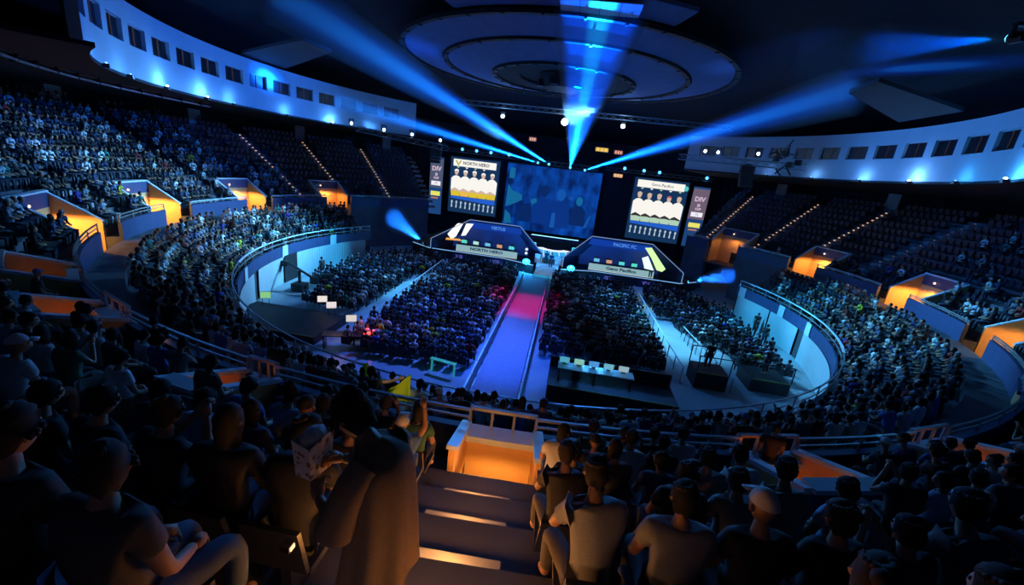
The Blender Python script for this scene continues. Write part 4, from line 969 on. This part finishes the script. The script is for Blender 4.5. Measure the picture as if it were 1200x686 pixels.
SHIRTS = [('white', (.72, .74, .76)), ('pale blue', (.28, .42, .62)), ('grey', (.22, .23, .25)), ('black', (.015, .015, .02)), ('navy', (.03, .05, .14)), ('dark red', (.22, .03, .03)), ('black', (.02, .02, .025)), ('light grey', (.45, .47, .5)), ('dark green', (.03, .12, .07)), ('blue', (.05, .14, .45)), ('charcoal', (.05, .05, .06)), ('white', (.66, .68, .7))]
HAIRC = [('black', (.006, .005, .006)), ('black', (.008, .007, .008)), ('dark brown', (.014, .009, .007)), ('brown', (.018, .012, .008))]
CAPC = [('black', (.015, .015, .02)), ('blue', (.10, .2, .5)), ('white', (.6, .62, .65))]
def person(loc, rz, pi, st, shirt, hair, trouser=(.03, .035, .05), label='', group=None, scale=1.):
    pn, fg, hr = POSES[pi]
    o = obj('person', fg[0], None, loc, rz); o.scale = (scale,) * 3
    tag(o, label, 'person', group)
    for nm, me, col in (('shirt', fg[1], shirt), ('trousers', fg[2], trouser), ('cap' if st == 'cap' else 'hair', HAIRS[(pi, st)], hair)):
        c = obj(nm, me, o); c.color = (*col, 1)
    return o
# seats
seat_pan = MB().box((0, .02, .42), (.46, .44, .06)).box((0, .0, .2), (.08, .3, .38)).mesh('seat_pan', SEATM)
seat_back = MB().add([(-.22, -.19, .42), (.22, -.19, .42), (.21, -.27, .84), (-.21, -.27, .84), (-.22, -.23, .42), (.22, -.23, .42), (.21, -.31, .84), (-.21, -.31, .84)], [(0, 1, 2, 3), (7, 6, 5, 4), (0, 4, 5, 1), (1, 5, 6, 2), (2, 6, 7, 3), (3, 7, 4, 0)]).mesh('seat_back', SEATM)
def seat(loc, rz, label, group):
    t = thing('arena_seat', label, 'seat', loc, rz, group); obj('seat_pan', seat_pan, t); obj('seat_back', seat_back, t); return t

# ---- where people sit
SPOTS = []    # (x, y, z, heading, zone, row, angle)
FOCUS = (1.0, 12.0)
def heading(x, y, mix=.5):
    ax, ay = -x, -y; bx, by = FOCUS[0] - x, FOCUS[1] - y
    la, lb = math.hypot(ax, ay) or 1, math.hypot(bx, by) or 1
    dx = ax / la * (1 - mix) + bx / lb * mix; dy = ay / la * (1 - mix) + by / lb * mix
    return math.atan2(dy, dx) - math.pi / 2
EMPTY = []
def occ_upper(a, i):
    s_ = ((a + 180) % 360) - 180
    if s_ < -146 or s_ > 150: return .93
    if s_ < -83: return .96 if s_ < -90 or i < 9 else .6
    if s_ < -72: return .9 if i < 3 else (.45 if i < 5 else .04)
    if s_ > 122: return .85
    if s_ > 98: return .62 if i < 7 else .25
    if s_ > 86: return .6 if i < 3 else .12
    if s_ > 74: return .22 if i < 2 else .05
    return .015
for i, (R, z) in enumerate(UROWS):
    Rs = R + .42; n = int(2 * math.pi * Rs / .54)
    for k in range(n):
        a = 360 * k / n + (i % 2) * .3; aw = math.degrees(.78 / Rs)
        if in_aisle(a, aw) or vom_blocks(a, R, .8): continue
        if a < 40.6 or a > 321.4: continue
        x, y, _ = pol(Rs, a)
        if math.hypot(x - CP.x, y - CP.y) < 1.9 or math.hypot(x - 1.1, y + 31.2) < .75 or (y < CP.y + .7 and abs(x) < 30 and R > 31.5 and y < -28): continue
        hd = heading(x, y)
        if RNG.random() < occ_upper(a, i): SPOTS.append((x, y, z, hd, 'U', i, a))
        EMPTY.append((x, y, z, hd, 'U', i, a))
for j, (R, z) in enumerate(LROWS):
    Rs = R + .36; n = int(2 * math.pi * Rs / .52)
    for k in range(n):
        a = 360 * k / n + (j % 2) * .35
        if a < A_R + 1 or a > E_END - 1: continue
        if any(abs(a - c) < 1.3 for c in (80, 97, 114, 131, 150, 168, 186, 204, 222, 240, 257, 274)): continue
        x, y, _ = pol(Rs, a); hd = heading(x, y)
        pr = .95
        if a < 76: pr = .03
        elif a < 82: pr = .6 if j < 3 else .3
        jx, jy = RNG.uniform(-.10, .10, 2)
        if RNG.random() < pr: SPOTS.append((x + jx, y + jy, z, hd, 'L', j, a))
        else: EMPTY.append((x, y, z, hd, 'L', j, a))
def block(x0, x1, y0, y1, test=None, px=.56, py=.86):
    y = y0; r_ = 0
    while y < y1:
        x = x0 + (r_ % 2) * .2
        while x < x1:
            if math.hypot(x, y) < 18.6 and (test is None or test(x, y)) and RNG.random() < .94:
                SPOTS.append((x + RNG.uniform(-.05, .05), y + RNG.uniform(-.08, .08), 0, heading(x, y, 1.) if False else 0., 'F', r_, x))
            x += px
        y += py; r_ += 1
block(-9.3, -2.1, -12.0, 11.0, lambda x, y: y < 12 + .0 * x and x < -2.0)
block(1.6, 9.4, -8.3, 11.0)
block(-17.5, -11.4, -6.5, 12.8, lambda x, y: x < -10.9 - .12 * (9 - abs(y - 3)) * .3 and not (y < -3 and x < -15.5))
block(-14.8, -10.6, 5.0, 12.6, lambda x, y: x > -11.4)
block(12.0, 17.6, -2.0, 12.0, lambda x, y: math.hypot(x, y) < 18.0 and x > 11.6 + max(0, (2 - y)) * .25)
block(10.9, 12.0, 3.2, 11.2)
block(14.4, 17.4, -6.2, -2.6)
# loose standing people on the floor and in the aisles use the same crowd or single figures below
vis = []
for s_ in SPOTS:
    q = project((s_[0], s_[1], s_[2] + 1.1))
    if q is None: continue
    m_ = 40 + 500 / q[2]
    if -m_ < q[0] < 1200 + m_ and -m_ < q[1] < 686 + m_: vis.append((q[2], s_, q))
vis.sort(key=lambda v: v[0])
NIND = 268
near, far = vis[:NIND], vis[NIND:]
ROWW = ['front', 'second', 'third', 'fourth', 'fifth', 'sixth', 'seventh', 'eighth', 'ninth', 'tenth', 'top']
def ordn(n): return {1: 'first', 2: 'second', 3: 'third', 4: 'fourth', 5: 'fifth', 6: 'sixth', 7: 'seventh', 8: 'eighth', 9: 'ninth', 10: 'tenth'}.get(n, f'{n}th')
# index each near spot by its distance from the centre stair within its row
byrow = {}
for d_, s_, q in near:
    rel = ((s_[6] - 177.55 + 180) % 360) - 180
    byrow.setdefault((s_[4], s_[5], rel > 0), []).append((abs(rel), s_, q))
cnt = 0
for (zn, rw, left), Ls in sorted(byrow.items(), key=lambda kv: str(kv[0])):
    Ls.sort(key=lambda t_: t_[0])
    for k, (rel, s_, q) in enumerate(Ls):
        x, y, z, hd = s_[:4]
        pi = int(RNG.choice(len(POSES), p=[.31, .18, .11, .10, .14, .02, .14]))
        st = str(RNG.choice(['short', 'long', 'bun', 'cap'], p=[.6, .22, .06, .12]))
        sn, sc_ = SHIRTS[int(RNG.integers(len(SHIRTS)))]
        if math.hypot(x - CP.x, y - CP.y) < 4.6: sn, sc_ = SHIRTS[int(RNG.choice([2, 3, 4, 6, 10, 3, 6]))]  # closest shirts kept dark to stand in for foreground shade
        hn, hc_ = (CAPC if st == 'cap' else HAIRC)[int(RNG.integers(3))]
        ph = {'short': f'short {hn} hair', 'long': f'long {hn} hair', 'bun': f'{hn} hair bun', 'cap': f'a {hn} cap'}[st]
        tier = 'upper' if zn == 'U' else ('lower' if zn == 'L' else 'floor')
        lab = f'{sn} shirt, {ph}, {POSES[pi][0]}, {tier} tier {ROWW[rw]} row, {ordn(k + 1)} {"left" if left else "right"} of centre stair'
        w_ = lab.split()
        if len(w_) > 16: lab = f'{sn} shirt, {ph}, {tier} {ROWW[rw]} row, {ordn(k + 1)} {"left" if left else "right"} of centre stair'
        if len(lab.split()) > 16: print('LONG', lab)
        sc2 = 1.0 + RNG.uniform(-.06, .05)
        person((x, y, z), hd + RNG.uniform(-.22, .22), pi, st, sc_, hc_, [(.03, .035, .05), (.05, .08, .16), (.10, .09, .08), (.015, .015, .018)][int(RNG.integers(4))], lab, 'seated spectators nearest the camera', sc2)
        if zn == 'U' and cnt < 290:
            cnt += 1
            seat((x, y, z), hd, f'dark plastic seat in the upper tier {ROWW[rw]} row, {ordn(k + 1)} {"left" if left else "right"} of centre stair', 'plastic seats of the upper tier')
# ---- the rest of the crowd: one mesh
def lowpoly():
    """seated body of about 130 triangles: (verts, faces, tone) tone 0 skin 1 shirt 2 hair 3 trousers"""
    mb = MB()
    mb.sphere((0, .03, 1.27), (.085, .10, .12), 7, 5, 0)
    mb.sphere((0, .005, 1.30), (.098, .108, .115), 7, 4, 2)
    mb.tube([(0, 0, .5), (0, 0, .8), (0, .01, 1.03), (0, .02, 1.15)], [.16, .15, .20, .06], 7, 1)
    for s_ in (-1, 1):
        mb.tube([(s_ * .19, .01, 1.06), (s_ * .25, .06, .80)], [.065, .05], 5, 1); mb.tube([(s_ * .25, .06, .80), (s_ * .1, .28, .70)], [.045, .035], 5, 0)
        mb.tube([(s_ * .1, .03, .52), (s_ * .13, .46, .50), (s_ * .13, .44, .05)], [.09, .07, .05], 5, 3)
    # triangulate
    f = []; tn = []
    for q, m_ in zip(mb.f, mb.m):
        for k in range(1, len(q) - 1): f.append((q[0], q[k], q[k + 1])); tn.append(m_)
    return np.array(mb.v), np.array(f), np.array(tn)
def crowd_object(name, spots, label, cat, group=None):
    V, F, T = lowpoly(); nv, nf = len(V), len(F)
    vt = np.zeros(nv, int)
    for f_, t_ in zip(F, T): vt[f_] = t_
    n = len(spots); P = np.empty((n, nv, 3)); C = np.empty((n, nv, 4)); C[..., 3] = 1
    sh = np.array([c for _, c in SHIRTS]); ha = np.array([c for _, c in HAIRC])
    pal = np.array([(.85, .88, .9), (.5, .58, .68), (.10, .14, .24), (.02, .02, .03), (.03, .05, .14), (.25, .3, .36), (.015, .015, .02), (.14, .16, .2), (.35, .03, .03), (.6, .6, .05), (.03, .25, .22), (.05, .05, .4)])
    pw = np.array([.12, .08, .14, .18, .12, .08, .14, .10, .02, .012, .02, .02]); pw = pw / pw.sum()
    for k, s_ in enumerate(spots):
        a = s_[3] + RNG.uniform(-.35, .35); c, s2 = math.cos(a), math.sin(a); sc_ = RNG.uniform(.93, 1.06)
        v = V * sc_; lean = RNG.uniform(-.06, .2); lx = RNG.uniform(-.08, .08); h = np.clip(v[:, 2] - .5, 0, 1)
        v = v + np.stack([lx * h, lean * h, 0 * h], 1)
        P[k, :, 0] = v[:, 0] * c - v[:, 1] * s2 + s_[0]; P[k, :, 1] = v[:, 0] * s2 + v[:, 1] * c + s_[1]; P[k, :, 2] = v[:, 2] + s_[2]
        cols = np.array([(.36, .19, .12) if RNG.random() < .7 else (.5, .3, .2), pal[RNG.choice(12, p=pw)], ha[RNG.integers(4)] if RNG.random() < .88 else (.5, .52, .55), (.04, .05, .08)])
        C[k, :, :3] = cols[vt]
    Fi = (F[None] + (np.arange(n) * nv)[:, None, None]).reshape(-1, 3)
    me = bpy.data.meshes.new(name); me.vertices.add(n * nv); me.vertices.foreach_set('co', P.reshape(-1))
    me.loops.add(len(Fi) * 3); me.loops.foreach_set('vertex_index', Fi.reshape(-1).astype(np.int32))
    me.polygons.add(len(Fi)); me.polygons.foreach_set('loop_start', np.arange(0, len(Fi) * 3, 3, dtype=np.int32)); me.polygons.foreach_set('loop_total', np.full(len(Fi), 3, np.int32))
    me.update(calc_edges=True)
    ca = me.color_attributes.new('Col', 'FLOAT_COLOR', 'POINT'); ca.data.foreach_set('color', C.reshape(-1))
    me.materials.append(CROWD)
    o = obj(name, me); tag(o, label, cat, group, 'stuff'); return o
crowd_object('seated_crowd', [s_ for _, s_, _ in far], 'thousands of spectators seated on the floor and around both tiers', 'crowd')
# the remaining seats: one mesh
def seat_field(name, spots, label, dims, m):
    mb = MB()
    for s_ in spots:
        x, y, z, hd = s_[:4]; c, s2 = math.cos(hd), math.sin(hd)
        mb.box((x, y, z + .42), (.46, .42, .06), hd); mb.box((x + .24 * s2, y - .24 * c, z + .64), (.44, .05, .44), hd)
    o = obj(name, mb.mesh(name, m)); tag(o, label, 'seats', None, 'stuff'); return o
sv_ = []
for s_ in EMPTY:
    q = project((s_[0], s_[1], s_[2] + .6))
    if q and -30 < q[0] < 1230 and -30 < q[1] < 720 and (q[2] > 14): sv_.append(s_)
seat_field('seat_rows', sv_, 'rows of fixed plastic seats around both tiers, many empty', None, SEATM)
seat_field('folding_chairs', [s_ for _, s_, _ in vis if s_[4] == 'F'], 'rows of dark folding chairs on the arena floor', None, BLACK)
print('people total', len(vis), 'seats', len(sv_))

# ---- single standing figures
def stand(arms='down', head=I3, fold=None):
    J = dict(pel=(0, 0, .93), sp=(0, -.01, 1.14), ch=(0, 0, 1.34), nk=(0, .01, 1.49), hd=(0, .03, 1.57))
    for sd, s_ in (('L', -1), ('R', 1)):
        J['s' + sd] = (s_ * .19, 0, 1.42); J['h' + sd] = (s_ * .10, 0, .90); J['k' + sd] = (s_ * .11, .02, .50); J['a' + sd] = (s_ * .12, -.02, .09); J['t' + sd] = (s_ * .14, .13, .04)
        J['e' + sd] = (s_ * .24, -.02, 1.13); J['w' + sd] = (s_ * .25, .08, .88)
        if arms == 'front': J['e' + sd] = (s_ * .23, .08, 1.14); J['w' + sd] = (s_ * .10, .30, 1.16)
        if arms == 'flag': J['e' + sd] = (s_ * .40, .10, 1.42); J['w' + sd] = (s_ * .60, .15, 1.50)
    return J
HD = {'L': ((0, 0, 0), (1, 0, 0)), 'R': ((0, 0, 0), (-1, 0, 0))}
S_DOWN = len(POSES); POSES.append(('standing', figure(stand(), HD, I3), I3))
S_FRONT = len(POSES); POSES.append(('standing with hands in front', figure(stand('front'), HP, Rx(-18)), Rx(-18)))
S_FLAG = len(POSES); POSES.append(('standing with both arms out', figure(stand('flag'), HU, Rx(0)), Rx(0)))
for pi in (S_DOWN, S_FRONT, S_FLAG):
    for st in ('short', 'long'): HAIRS[(pi, st)] = hair_geo(POSES[pi][1][3], POSES[pi][2], 1.03, st).mesh('hair', HAIRM, True)
BK = (.012, .010, .010)
floor_people = [((-16.4, 5.2), 'standing person in white at the dark end of the left drapes', (.6, .62, .65), 2.2), ((-18.3, .4), 'standing crew member by the left dark doorway', (.03, .03, .04), 1.2),
 ((16.9, 5.4), 'dark standing person nearest the right drapes, first from the stage', (.02, .02, .03), -1.5), ((18.3, 1.7), 'dark standing person on the right floor, tallest of the group', (.015, .015, .02), -2.), ((19.0, 3.3), 'dark standing person against the bright right drape', (.015, .015, .02), 2.6),
 ((18.4, .2), 'dark standing person at the front of the right floor group', (.02, .02, .03), -1.), ((17.4, -3.0), 'dark standing person by the bend of the right wall', (.03, .03, .05), .3),
 ((11.3, -8.8), 'crew member standing on the platform by the right aisle', (.015, .015, .02), 0), ((15.1, -7.6), 'crew member standing on the platform by the near right wall', (.015, .015, .02), .4), ((3.6, -12.6), 'crew member standing behind the long control desk', (.02, .03, .05), 0),
 ((-15.1, -4.6), 'crew member beside the camera crane', (.02, .02, .03), .8)]
for (x, y), lb, c, rz in floor_people:
    z = {11.3: 1.0, 15.1: .8}.get(x, 0)
    person((x, y, z), rz, S_DOWN, 'short', c, BK, (.02, .02, .03), lb)
for k, (x, lb) in enumerate(((.35, 'left'), (.95, 'right'))):
    person((x, 13.1 if k else 14.0, .82 if not k else .82), math.pi, S_DOWN, 'short', (.02, .03, .1), BK, (.02, .02, .03), f'dark figure standing on the stage steps, {lb} of two')
w5 = ['leftmost', 'second from left', 'middle', 'second from right', 'rightmost']
for nm, cx_, cc in (('left', -6.6, (.7, .72, .7)), ('right', 8.8, (.6, .65, .62))):
    for k in range(5):
        if (nm, k) == ('right', 4): continue
        person((cx_ - 2.8 + 1.4 * k, 15.9, 1.0), math.pi, 0, 'short', cc, BK, (.03, .03, .04), f'player in pale shirt seated at the {nm} booth desk, {w5[k]}')
        sc_ = thing('gaming_chair', f'dark gaming chair at the {nm} booth desk, {w5[k]}', 'chair', (cx_ - 2.8 + 1.4 * k, 15.95, 1.0), math.pi)
        part('seat', MB().box((0, 0, .40), (.5, .5, .08)), BLACK, sc_); part('backrest', MB().box((0, -.3, .8), (.5, .08, .8)), BLACK, sc_); part('base', MB().tube([(0, 0, 0), (0, 0, .4)], .04, 6).box((0, 0, .04), (.5, .08, .05)).box((0, 0, .04), (.08, .5, .05)), DARKM, sc_)
for k, x in enumerate((12.0, 12.9)): person((x, 14.5, 1.0), .3 * k, S_DOWN, 'short', (.03, .05, .08), BK, (.02, .02, .03), f'dark person standing at the right end of the right booth desk, {"left" if k == 0 else "right"} of two')
# near left: two standing men by the parapet, one with both hands forward
person((-7.6, -24.45, 4.75), .7, S_FRONT, 'short', (.012, .012, .015), BK, (.015, .015, .02), 'tall dark person standing above the near left crowd by the parapet')
point('hand_glow', (-7.9, -24.0, 5.85), (1, .45, .2), 1.2, .04)  # warm point added to light the hands, no source built
person((-4.35, -24.4, 4.75), .1, S_DOWN, 'short', (.01, .01, .012), BK, (.30, .14, .09), 'dark clothed person standing beside the small orange doorway')
person((6.9, -24.4, 4.75), .0, S_DOWN, 'short', (.02, .02, .03), BK, (.02, .02, .03), 'dark person standing in the cross aisle right of the centre stair')
person((9.6, -23.2, 4.3), .2, S_DOWN, 'short', (.02, .02, .03), BK, (.02, .02, .03), 'dark person standing at the top of the lower tier behind the yellow doorway')
# yellow flags
def cloth_flag(name, loc, pts, m, label):
    """pts: corners in local x,z; sagging cloth between"""
    a, b, c, d = [Vector(p) for p in pts]; n = 10; vs = []; fs = []
    for i in range(n + 1):
        for j in range(n + 1):
            u, v = i / n, j / n
            p = a.lerp(b, u).lerp(d.lerp(c, u), v); p += Vector((0, .035 * math.sin(u * 9 + v * 3) + .02 * math.sin(v * 8), -.05 * math.sin(math.pi * u) * (1 - v) * .6)); vs.append(tuple(p))
    for i in range(n):
        for j in range(n): k = i * (n + 1) + j; fs.append((k, k + n + 1, k + n + 2, k + 1))
    o = obj(name, MB().add(vs, fs).mesh(name, m, True), None, loc); sd = o.modifiers.new('t', 'SOLIDIFY'); sd.thickness = .006
    return tag(o, label, 'flag')
YEL = mat('yellow_cloth', (.85, .80, .03), .7, 0, None, 0, .08, 8)
nt = YEL.node_tree; tr = nt.nodes.new('ShaderNodeBsdfTranslucent'); tr.inputs[0].default_value = (.85, .8, .03, 1); ms = nt.nodes.new('ShaderNodeMixShader'); ms.inputs[0].default_value = .4
nt.links.new(nt.nodes['Principled BSDF'].outputs[0], ms.inputs[1]); nt.links.new(tr.outputs[0], ms.inputs[2]); nt.links.new(ms.outputs[0], nt.nodes['Material Output'].inputs['Surface'])
person((-1.9, -24.75, 4.6), 0, S_FLAG, 'short', (.02, .02, .03), BK, (.02, .02, .03), 'person holding a yellow flag open with both arms by the parapet')
cloth_flag('flag', (0, 0, 0), [(-1.72, -24.3, 5.55), (-1.20, -24.09, 5.98), (-1.17, -24.08, 5.25), (-1.74, -24.3, 5.22)], YEL, 'larger yellow flag held out over the near left parapet')
cloth_flag('flag', (0, 0, 0), [(-2.22, -24.5, 6.30), (-2.12, -24.48, 6.32), (-1.88, -24.38, 5.80), (-2.06, -24.45, 5.45)], YEL, 'smaller limp yellow flag left of the larger one')

# ---- the standing person in the foreground
J = dict(pel=(0, -.01, .93), sp=(0, -.03, 1.13), ch=(0, -.01, 1.33), nk=(0, .06, 1.46), hd=(0, .11, 1.525))
for sd, s_ in (('L', -1), ('R', 1)):
    J['s' + sd] = (s_ * .19, -.01, 1.40); J['h' + sd] = (s_ * .10, 0, .90); J['k' + sd] = (s_ * .11, .03, .50); J['a' + sd] = (s_ * .12, -.02, .09); J['t' + sd] = (s_ * .14, .13, .04)
J['eL'] = (-.24, .06, 1.12); J['wL'] = (-.13, .27, 1.12); J['eR'] = (.25, .08, 1.14); J['wR'] = (.08, .31, 1.20)
hr = Rx(-36)
body, shirt, trousers, hc = figure(J, {'L': ((.1, 0, .1), (1, 0, 0)), 'R': ((-.1, 0, .1), (-1, 0, 0))}, hr, .9, .92)
HERO = Vector((1.17, -31.20, 8.235)); HZ = rad(78)
hero = obj('person', body, None, HERO, HZ); hero.scale = (.95,) * 3
tag(hero, 'standing person in an oversized brown shirt, head bowed, beside the centre stair', 'person')
# loose shirt: bell shaped tube down to mid thigh with folds, plus sleeves
def loose_shirt():
    mb = MB(); n = 40; prof = [(1.475, .060, .062, .055), (1.455, .115, .085, .02), (1.42, .185, .115, .0), (1.34, .205, .140, -.02), (1.2, .208, .150, -.03), (1.05, .212, .162, -.035), (.90, .220, .175, -.035), (.78, .228, .188, -.03), (.70, .235, .196, -.03)]
    vs = []; fs = []
    for j, (z, rx, ry, oy) in enumerate(prof):
        for i in range(n):
            q = 2 * math.pi * i / n; fold = 1 + (.012 + .010 * j) * math.sin(q * 7 + j * .35) * min(1, j / 4) + .012 * math.sin(q * 3 + j)
            vs.append((rx * math.cos(q) * fold, oy + ry * math.sin(q) * fold, z + .008 * math.sin(q * 4)))
    for j in range(len(prof) - 1):
        for i in range(n): i2 = (i + 1) % n; fs.append((j * n + i, (j + 1) * n + i, (j + 1) * n + i2, j * n + i2))
    mb.add(vs, fs)
    for s_ in (-1, 1):
        S_, E_ = Vector(J['sL' if s_ < 0 else 'sR']), Vector(J['eL' if s_ < 0 else 'eR']); d = (E_ - S_)
        mb.tube([S_ + Vector((-s_ * .07, 0, .0)), S_ + d * .2, S_ + d * .6, S_ + d * 1.02 + Vector((0, 0, -.02))], [.078, .082, .086, .098], 18, cap=False)
    return mb.mesh('shirt', CLOTH, True)
c = obj('shirt', loose_shirt(), hero); c.color = (.30, .20, .12, 1)
c.modifiers.new('sub', 'SUBSURF').levels = 1; c.modifiers['sub'].render_levels = 1
c = obj('trousers', trousers, hero); c.scale = (.85, .72, 1); c.color = (.012, .012, .016, 1)
hm = hair_geo(hc, hr, 1.08, 'short')
for k in range(46):            # ragged locks over the crown and neck
    q = 2.4 * k; t_ = .25 + 1.5 * ((k * .618) % 1)
    dirv = Vector((math.sin(t_) * math.cos(q), math.sin(t_) * math.sin(q) - .25, math.cos(t_)))
    if dirv.y > .55: continue
    p0 = hc + hr @ Vector((dirv.x * .085, dirv.y * .10, dirv.z * .12)); dn = hr @ Vector((dirv.x * .5, dirv.y * .5, dirv.z * .2 - .8)).normalized()
    hm.tube([p0, p0 + hr @ dirv * .022 + dn * .03, p0 + hr @ dirv * .02 + dn * .075], [.018, .016, .003], 5)
c = obj('hair', hm.mesh('hair', HAIRM, True), hero); c.color = (.012, .010, .010, 1)
for sx in (-1, 1): pass
st_ = MB(); st_.tube([(-.03, .10, 1.47), (-.06, .13, 1.38), (-.02, .17, 1.22), (.02, .17, 1.22), (.06, .13, 1.38), (.03, .10, 1.47)], .005, 5)
c = obj('lanyard', st_.mesh('lanyard', CLOTH), hero); c.color = (.02, .03, .08, 1)
# patterned paper bag held in both hands
FLO = bpy.data.materials.new('patterned_paper'); FLO.use_nodes = True; nt = FLO.node_tree; N = nt.nodes; L = nt.links; b = N['Principled BSDF']; b.inputs['Roughness'].default_value = .7
tc = N.new('ShaderNodeTexCoord'); vo = N.new('ShaderNodeTexVoronoi'); vo.inputs['Scale'].default_value = 26; cr = N.new('ShaderNodeValToRGB'); e = cr.color_ramp.elements; e[0].position = .25; e[0].color = (.35, .16, .10, 1); e[1].position = .42; e[1].color = (.85, .80, .72, 1)
L.new(tc.outputs['Object'], vo.inputs['Vector']); L.new(vo.outputs['Distance'], cr.inputs[0]); L.new(cr.outputs[0], b.inputs['Base Color'])
hand_w = HERO + Matrix.Rotation(HZ, 3, 'Z') @ Vector((-.02, .38, 1.20))
bag = thing('paper_bag', 'pale patterned paper bag held by the standing foreground person', 'bag', hand_w, HZ)
part('bag_body', MB().add([(-.07, -.05, -.10), (.07, -.05, -.10), (.07, .05, -.10), (-.07, .05, -.10), (-.09, -.06, .10), (.09, -.05, .12), (.09, .06, .10), (-.09, .05, .12)], [(0, 3, 2, 1), (0, 1, 5, 4), (1, 2, 6, 5), (2, 3, 7, 6), (3, 0, 4, 7)]), FLO, bag)
part('tissue', MB().sphere((0, 0, .10), (.085, .05, .06), 10, 6), mat('tissue', (.55, .62, .7), .8, 0, None, 0, .3, 30, .5), bag)
